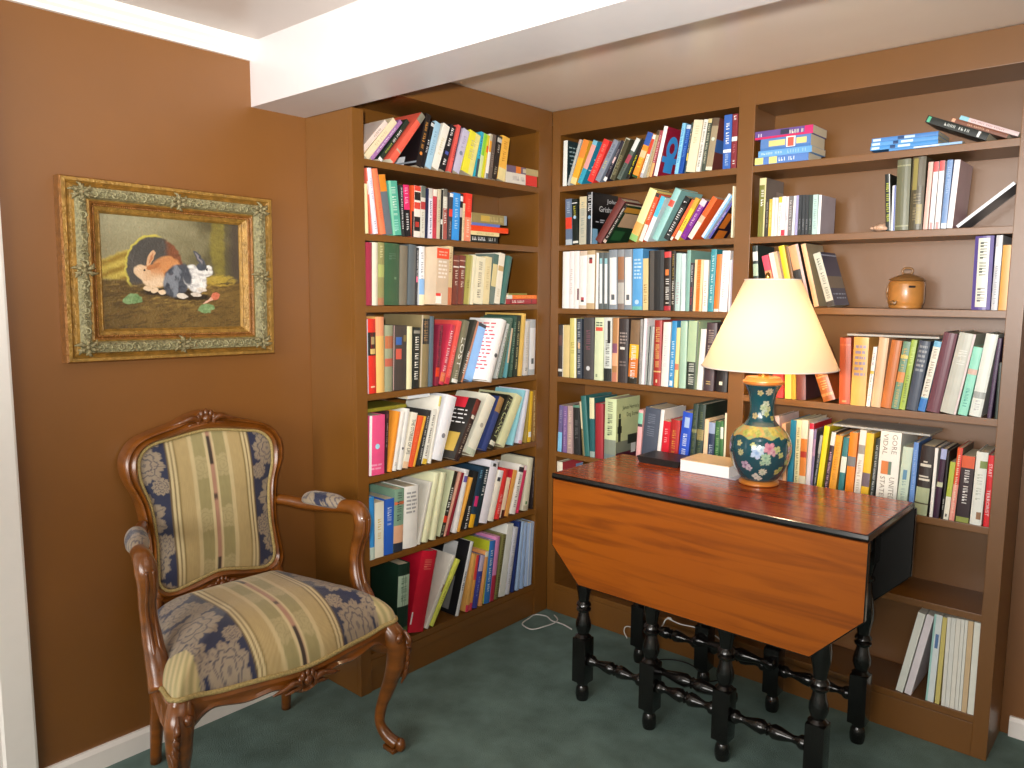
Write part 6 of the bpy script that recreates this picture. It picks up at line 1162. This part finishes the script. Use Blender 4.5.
# the canvas itself
def ell(u, v, cu, cv, a, b, rot=0):
    x, y = u-cu, v-cv; c_, s_ = cos(rot), sin(rot); x, y = x*c_+y*s_, -x*s_+y*c_
    return (x/a)**2+(y/b)**2
def fbm(x, y): return .5*vnoise(x, y)+.28*vnoise(x*2.1+3, y*2.1)+.15*vnoise(x*4.3, y*4.3+5)+.07*vnoise(x*9, y*9)
def paint(u, v):
    """u 0..1 left to right, v 0..1 bottom to top"""
    du = .012*(vnoise(u*38, v*38)-.5); dv = .014*(vnoise(u*38+9, v*38+4)-.5); u0, v0 = u, v; u += du; v += dv
    n1 = fbm(u*6, v*6); n2 = fbm(u*26, v*40); n3 = fbm(u*80, v*70)
    def soft(q, w=.22): return sstep(1+w, 1-w, q)
    c = mixc(lin('948c6c'), lin('5a5236'), sstep(.2, .8, u*.8+.5*n1-.25*v)); c = mixc(c, lin('aaa484'), sstep(.72, 1., v)*sstep(.7, .1, u)*.7)
    c = mixc(c, lin('4a4230'), sstep(.52, .72, u)*.75*sstep(.3, .7, n1)); c = mixc(c, lin('6e6644'), .35*n2)
    c = mixc(c, lin('483e38'), sstep(.88, .97, u)*.8)
    tr_ = abs(u-.845-.018*sin(v*6))/(.045+.012*cos(v*8))
    if v > .42: c = mixc(c, mixc(lin('90843c'), lin('66582c'), n2), soft(tr_, .3)*.9)
    g = mixc(lin('54401f'), lin('7c6234'), n1); st = fbm(u*14+v*22, v*60-u*18)
    g = mixc(g, lin('a88a48'), sstep(.55, .75, st)*.75*sstep(.12, .3, v)*sstep(.85, .3, abs(u-.45)*1.6)); g = mixc(g, lin('3e2e1a'), sstep(.5, .3, st)*.5)
    c = mixc(c, g, sstep(.47, .41, v+.05*(n1-.5)))
    c = mixc(c, mixc(lin('a88c34'), lin('c4a848'), n2), .75*soft(ell(u, v, .84, .45, .13, .055), .5)*sstep(.35, .6, st+.1))
    # basket lying on its side
    top = .82-.55*max(0, .36-u)
    inb = sstep(.40, .36, u)*sstep(.42, .45, v)*sstep(top, top-.03, v)
    w_ = .5+.5*sin((v-u*.55)*62+2*n1)
    c = mixc(c, mixc(mixc(lin('96782c'), lin('ccb455'), w_), lin('6c5626'), .35*n2), inb)
    q = ell(u, v, .365, .54, .20, .29)
    if v > .36:
        e = sstep(.36, .43, v)
        c = mixc(c, lin('c0b050'), soft(abs(sqrt(q)-1.02)/.05, .4)*sstep(.44, .36, u)*e)
        ins = mixc(lin('3c3a36'), lin('5e5852'), n1); ins = mixc(ins, mixc(lin('8c5034'), lin('64422c'), n2), sstep(.42, .47, u)*sstep(.5, .6, v))
        c = mixc(c, ins, soft(q, .06)*e)
    FUR = mixc(mixc(lin('cc8a54'), lin('a86434'), n2), lin('e0ac78'), .35*n3); CRM = mixc(lin('e8d2b4'), lin('d0aa80'), n2)
    def put(c, col, *a, w=.18): return mixc(c, col, soft(ell(u, v, *a), w))
    c = put(c, lin('2e2418'), .44, .33, .22, .035, w=.6); c = put(c, lin('2e2418'), .62, .285, .16, .03, w=.6)
    c = put(c, mixc(FUR, CRM, sstep(.48, .38, v)*.8), .44, .52, .112, .14, -.2)
    c = put(c, mixc(FUR, CRM, .8*sstep(.54, .42, v)+.1), .34, .47, .085, .11, .3)
    c = put(c, mixc(FUR, CRM, .5+.3*n2+.25*sstep(.3, .24, u)), .275, .50, .055, .072, .5)
    c = put(c, mixc(FUR, CRM, .45), .33, .635, .021, .075, -.35); c = put(c, lin('b87850'), .333, .63, .009, .05, -.35)
    c = put(c, mixc(FUR, lin('9a5a34'), .5), .35, .565, .058, .019, .5)
    c = put(c, lin('2c1c18'), .287, .522, .008, .010)
    for fx, fy in ((.30, .36), (.35, .345), (.405, .33)): c = put(c, CRM, fx, fy, .03, .022)
    GR = mixc(lin('565a62'), lin('34363e'), n2); WH = mixc(lin('eae6e0'), lin('b8b4b2'), sstep(.35, .75, n2))
    GR = mixc(GR, lin('8c9098'), .7*sstep(.58, .72, fbm(u*16, v*7+3)))
    c = put(c, GR, .515, .44, .098, .155, -.25); c = put(c, WH, .65, .46, .085, .135, .25)
    c = put(c, GR, .585, .50, .035, .10, .2, w=.5)
    c = put(c, WH, .735, .535, .050, .058, -.4); c = put(c, GR, .69, .645, .021, .09, .5); c = put(c, GR, .70, .575, .034, .042, .5); c = put(c, lin('8c8488'), .685, .65, .008, .06, .5)
    c = put(c, lin('1c1616'), .742, .552, .009, .012)
    for fx, fy in ((.55, .295), (.655, .31), (.70, .36)): c = put(c, mixc(WH, lin('c8b090'), .45), fx, fy, .042, .021, -.2)
    for lx, ly, lr in ((.20, .27, .050), (.165, .25, .036), (.235, .262, .03), (.73, .18, .050), (.70, .17, .036), (.765, .185, .03)):
        c = mixc(c, mixc(lin('4c6e3c'), lin('96b07c'), n2), sstep(1.1, .7, ell(u, v, lx, ly, lr, lr)+.5*(n3-.5)))
    c = put(c, lin('d8a890'), .765, .265, .075, .011, .5); c = put(c, mixc(lin('b04428'), lin('e08c6c'), n2), .805, .30, .034, .034)
    return mixc(c, tuple(x*.75 for x in c), n3*.45)
nu, nv = 300, 225; V = []; F = []; cols = []
for j in range(nv+1):
    for i in range(nu+1):
        u, v = i/nu, j/nv; V.append((.012+.0008*vnoise(u*120, v*90), -IW+2*IW*u, -IH+2*IH*v)); cols.append(paint(u, v))
for j in range(nv):
    for i in range(nu): a = j*(nu+1)+i; F.append((a, a+1, a+nu+2, a+nu+1))
obj('canvas', V, F, vmat('oil_paint', rough=.45), ph, smooth=True, cols=cols)

# ------------------------------------------------------------------ cables
CW = mat('white_cable', 'd8d8d4', rough=.5); CK = mat('black_cable', '101010', rough=.5)
def cable(name, pts, r, m, label):
    o = MB().sweep(pts, r, n=8, sub=8).build(name, m, smooth=True); o['label'] = label; o['category'] = 'cable'
cable('white_cable', [(.205, -.095, .0035), (.155, -.082, .0035), (.118, -.083, .0035), (.094, -.0841, .0035), (.050, -.065, .0035), (.0074, -.0843, .0035), (.012, -.1305, .0035), (.020, -.1774, .0035), (.040, -.1977, .0035), (.0871, -.2028, .0035), (.1149, -.165, .0095), (.125, -.11, .0095), (.118, -.075, .0095), (.095, -.055, .0095), (.07, -.035, .0035)], .0026, CW, 'white cable coiled on the green carpet in the corner')
cable('white_cable', [(.415, -.018, .004), (.402, -.02, .03), (.41, -.016, .05), (.46, -.02, .06), (.5787, -.06, .1103), (.605, -.06, .150), (.628, -.06, .160), (.612, -.06, .158), (.6632, -.06, .150), (.7261, -.06, .155), (.80, -.055, .145), (.84, -.045, .11)], .0022, CW, 'white cord looping behind the black legs under the table')
cable('black_cord', [(.58, -.12, .003), (.6136, -.0696, .003), (.66, -.045, .003), (.72, -.05, .003), (.80, -.1085, .003), (.83, -.085, .003), (.86, -.05, .003)], .0025, CK, 'thin black cord lying on the carpet beneath the table')

# ------------------------------------------------------------------ light
def area(name, loc, target, sx, sy, power, col=(1, 1, 1)):
    l = D.lights.new(name, 'AREA'); l.shape = 'RECTANGLE'; l.size = sx; l.size_y = sy; l.energy = power; l.color = col
    o = D.objects.new(name, l); C.objects.link(o); o.location = loc
    o.rotation_euler = (Vector(target)-Vector(loc)).to_track_quat('-Z', 'Y').to_euler(); return o
area('window_daylight', (1.55, YF+.03, 1.5), (1.55, 0, 1.5), 2.6, 1.1, 95, (1, .97, .93))
W = D.worlds.new('World'); bpy.context.scene.world = W; W.use_nodes = True
W.node_tree.nodes['Background'].inputs['Color'].default_value = (1, .97, .92, 1); W.node_tree.nodes['Background'].inputs['Strength'].default_value = .3
fl_ = D.lights.new('camera_flash', 'SPOT'); fl_.energy = 270; fl_.color = (1, .97, .92); fl_.spot_size = radians(96); fl_.spot_blend = 1.; fl_.shadow_soft_size = .03
fo_ = D.objects.new('camera_flash', fl_); C.objects.link(fo_); fo_.location = (1.93, -2.52, 1.40)
fo_.rotation_euler = (Vector((.35, -.5, 2.15))-fo_.location).to_track_quat('-Z', 'Y').to_euler()
sc = bpy.context.scene
sc.view_settings.view_transform = 'Standard'; sc.view_settings.look = 'None'; sc.view_settings.gamma = 1; sc.view_settings.use_curve_mapping = False
sc.view_settings.exposure = .2
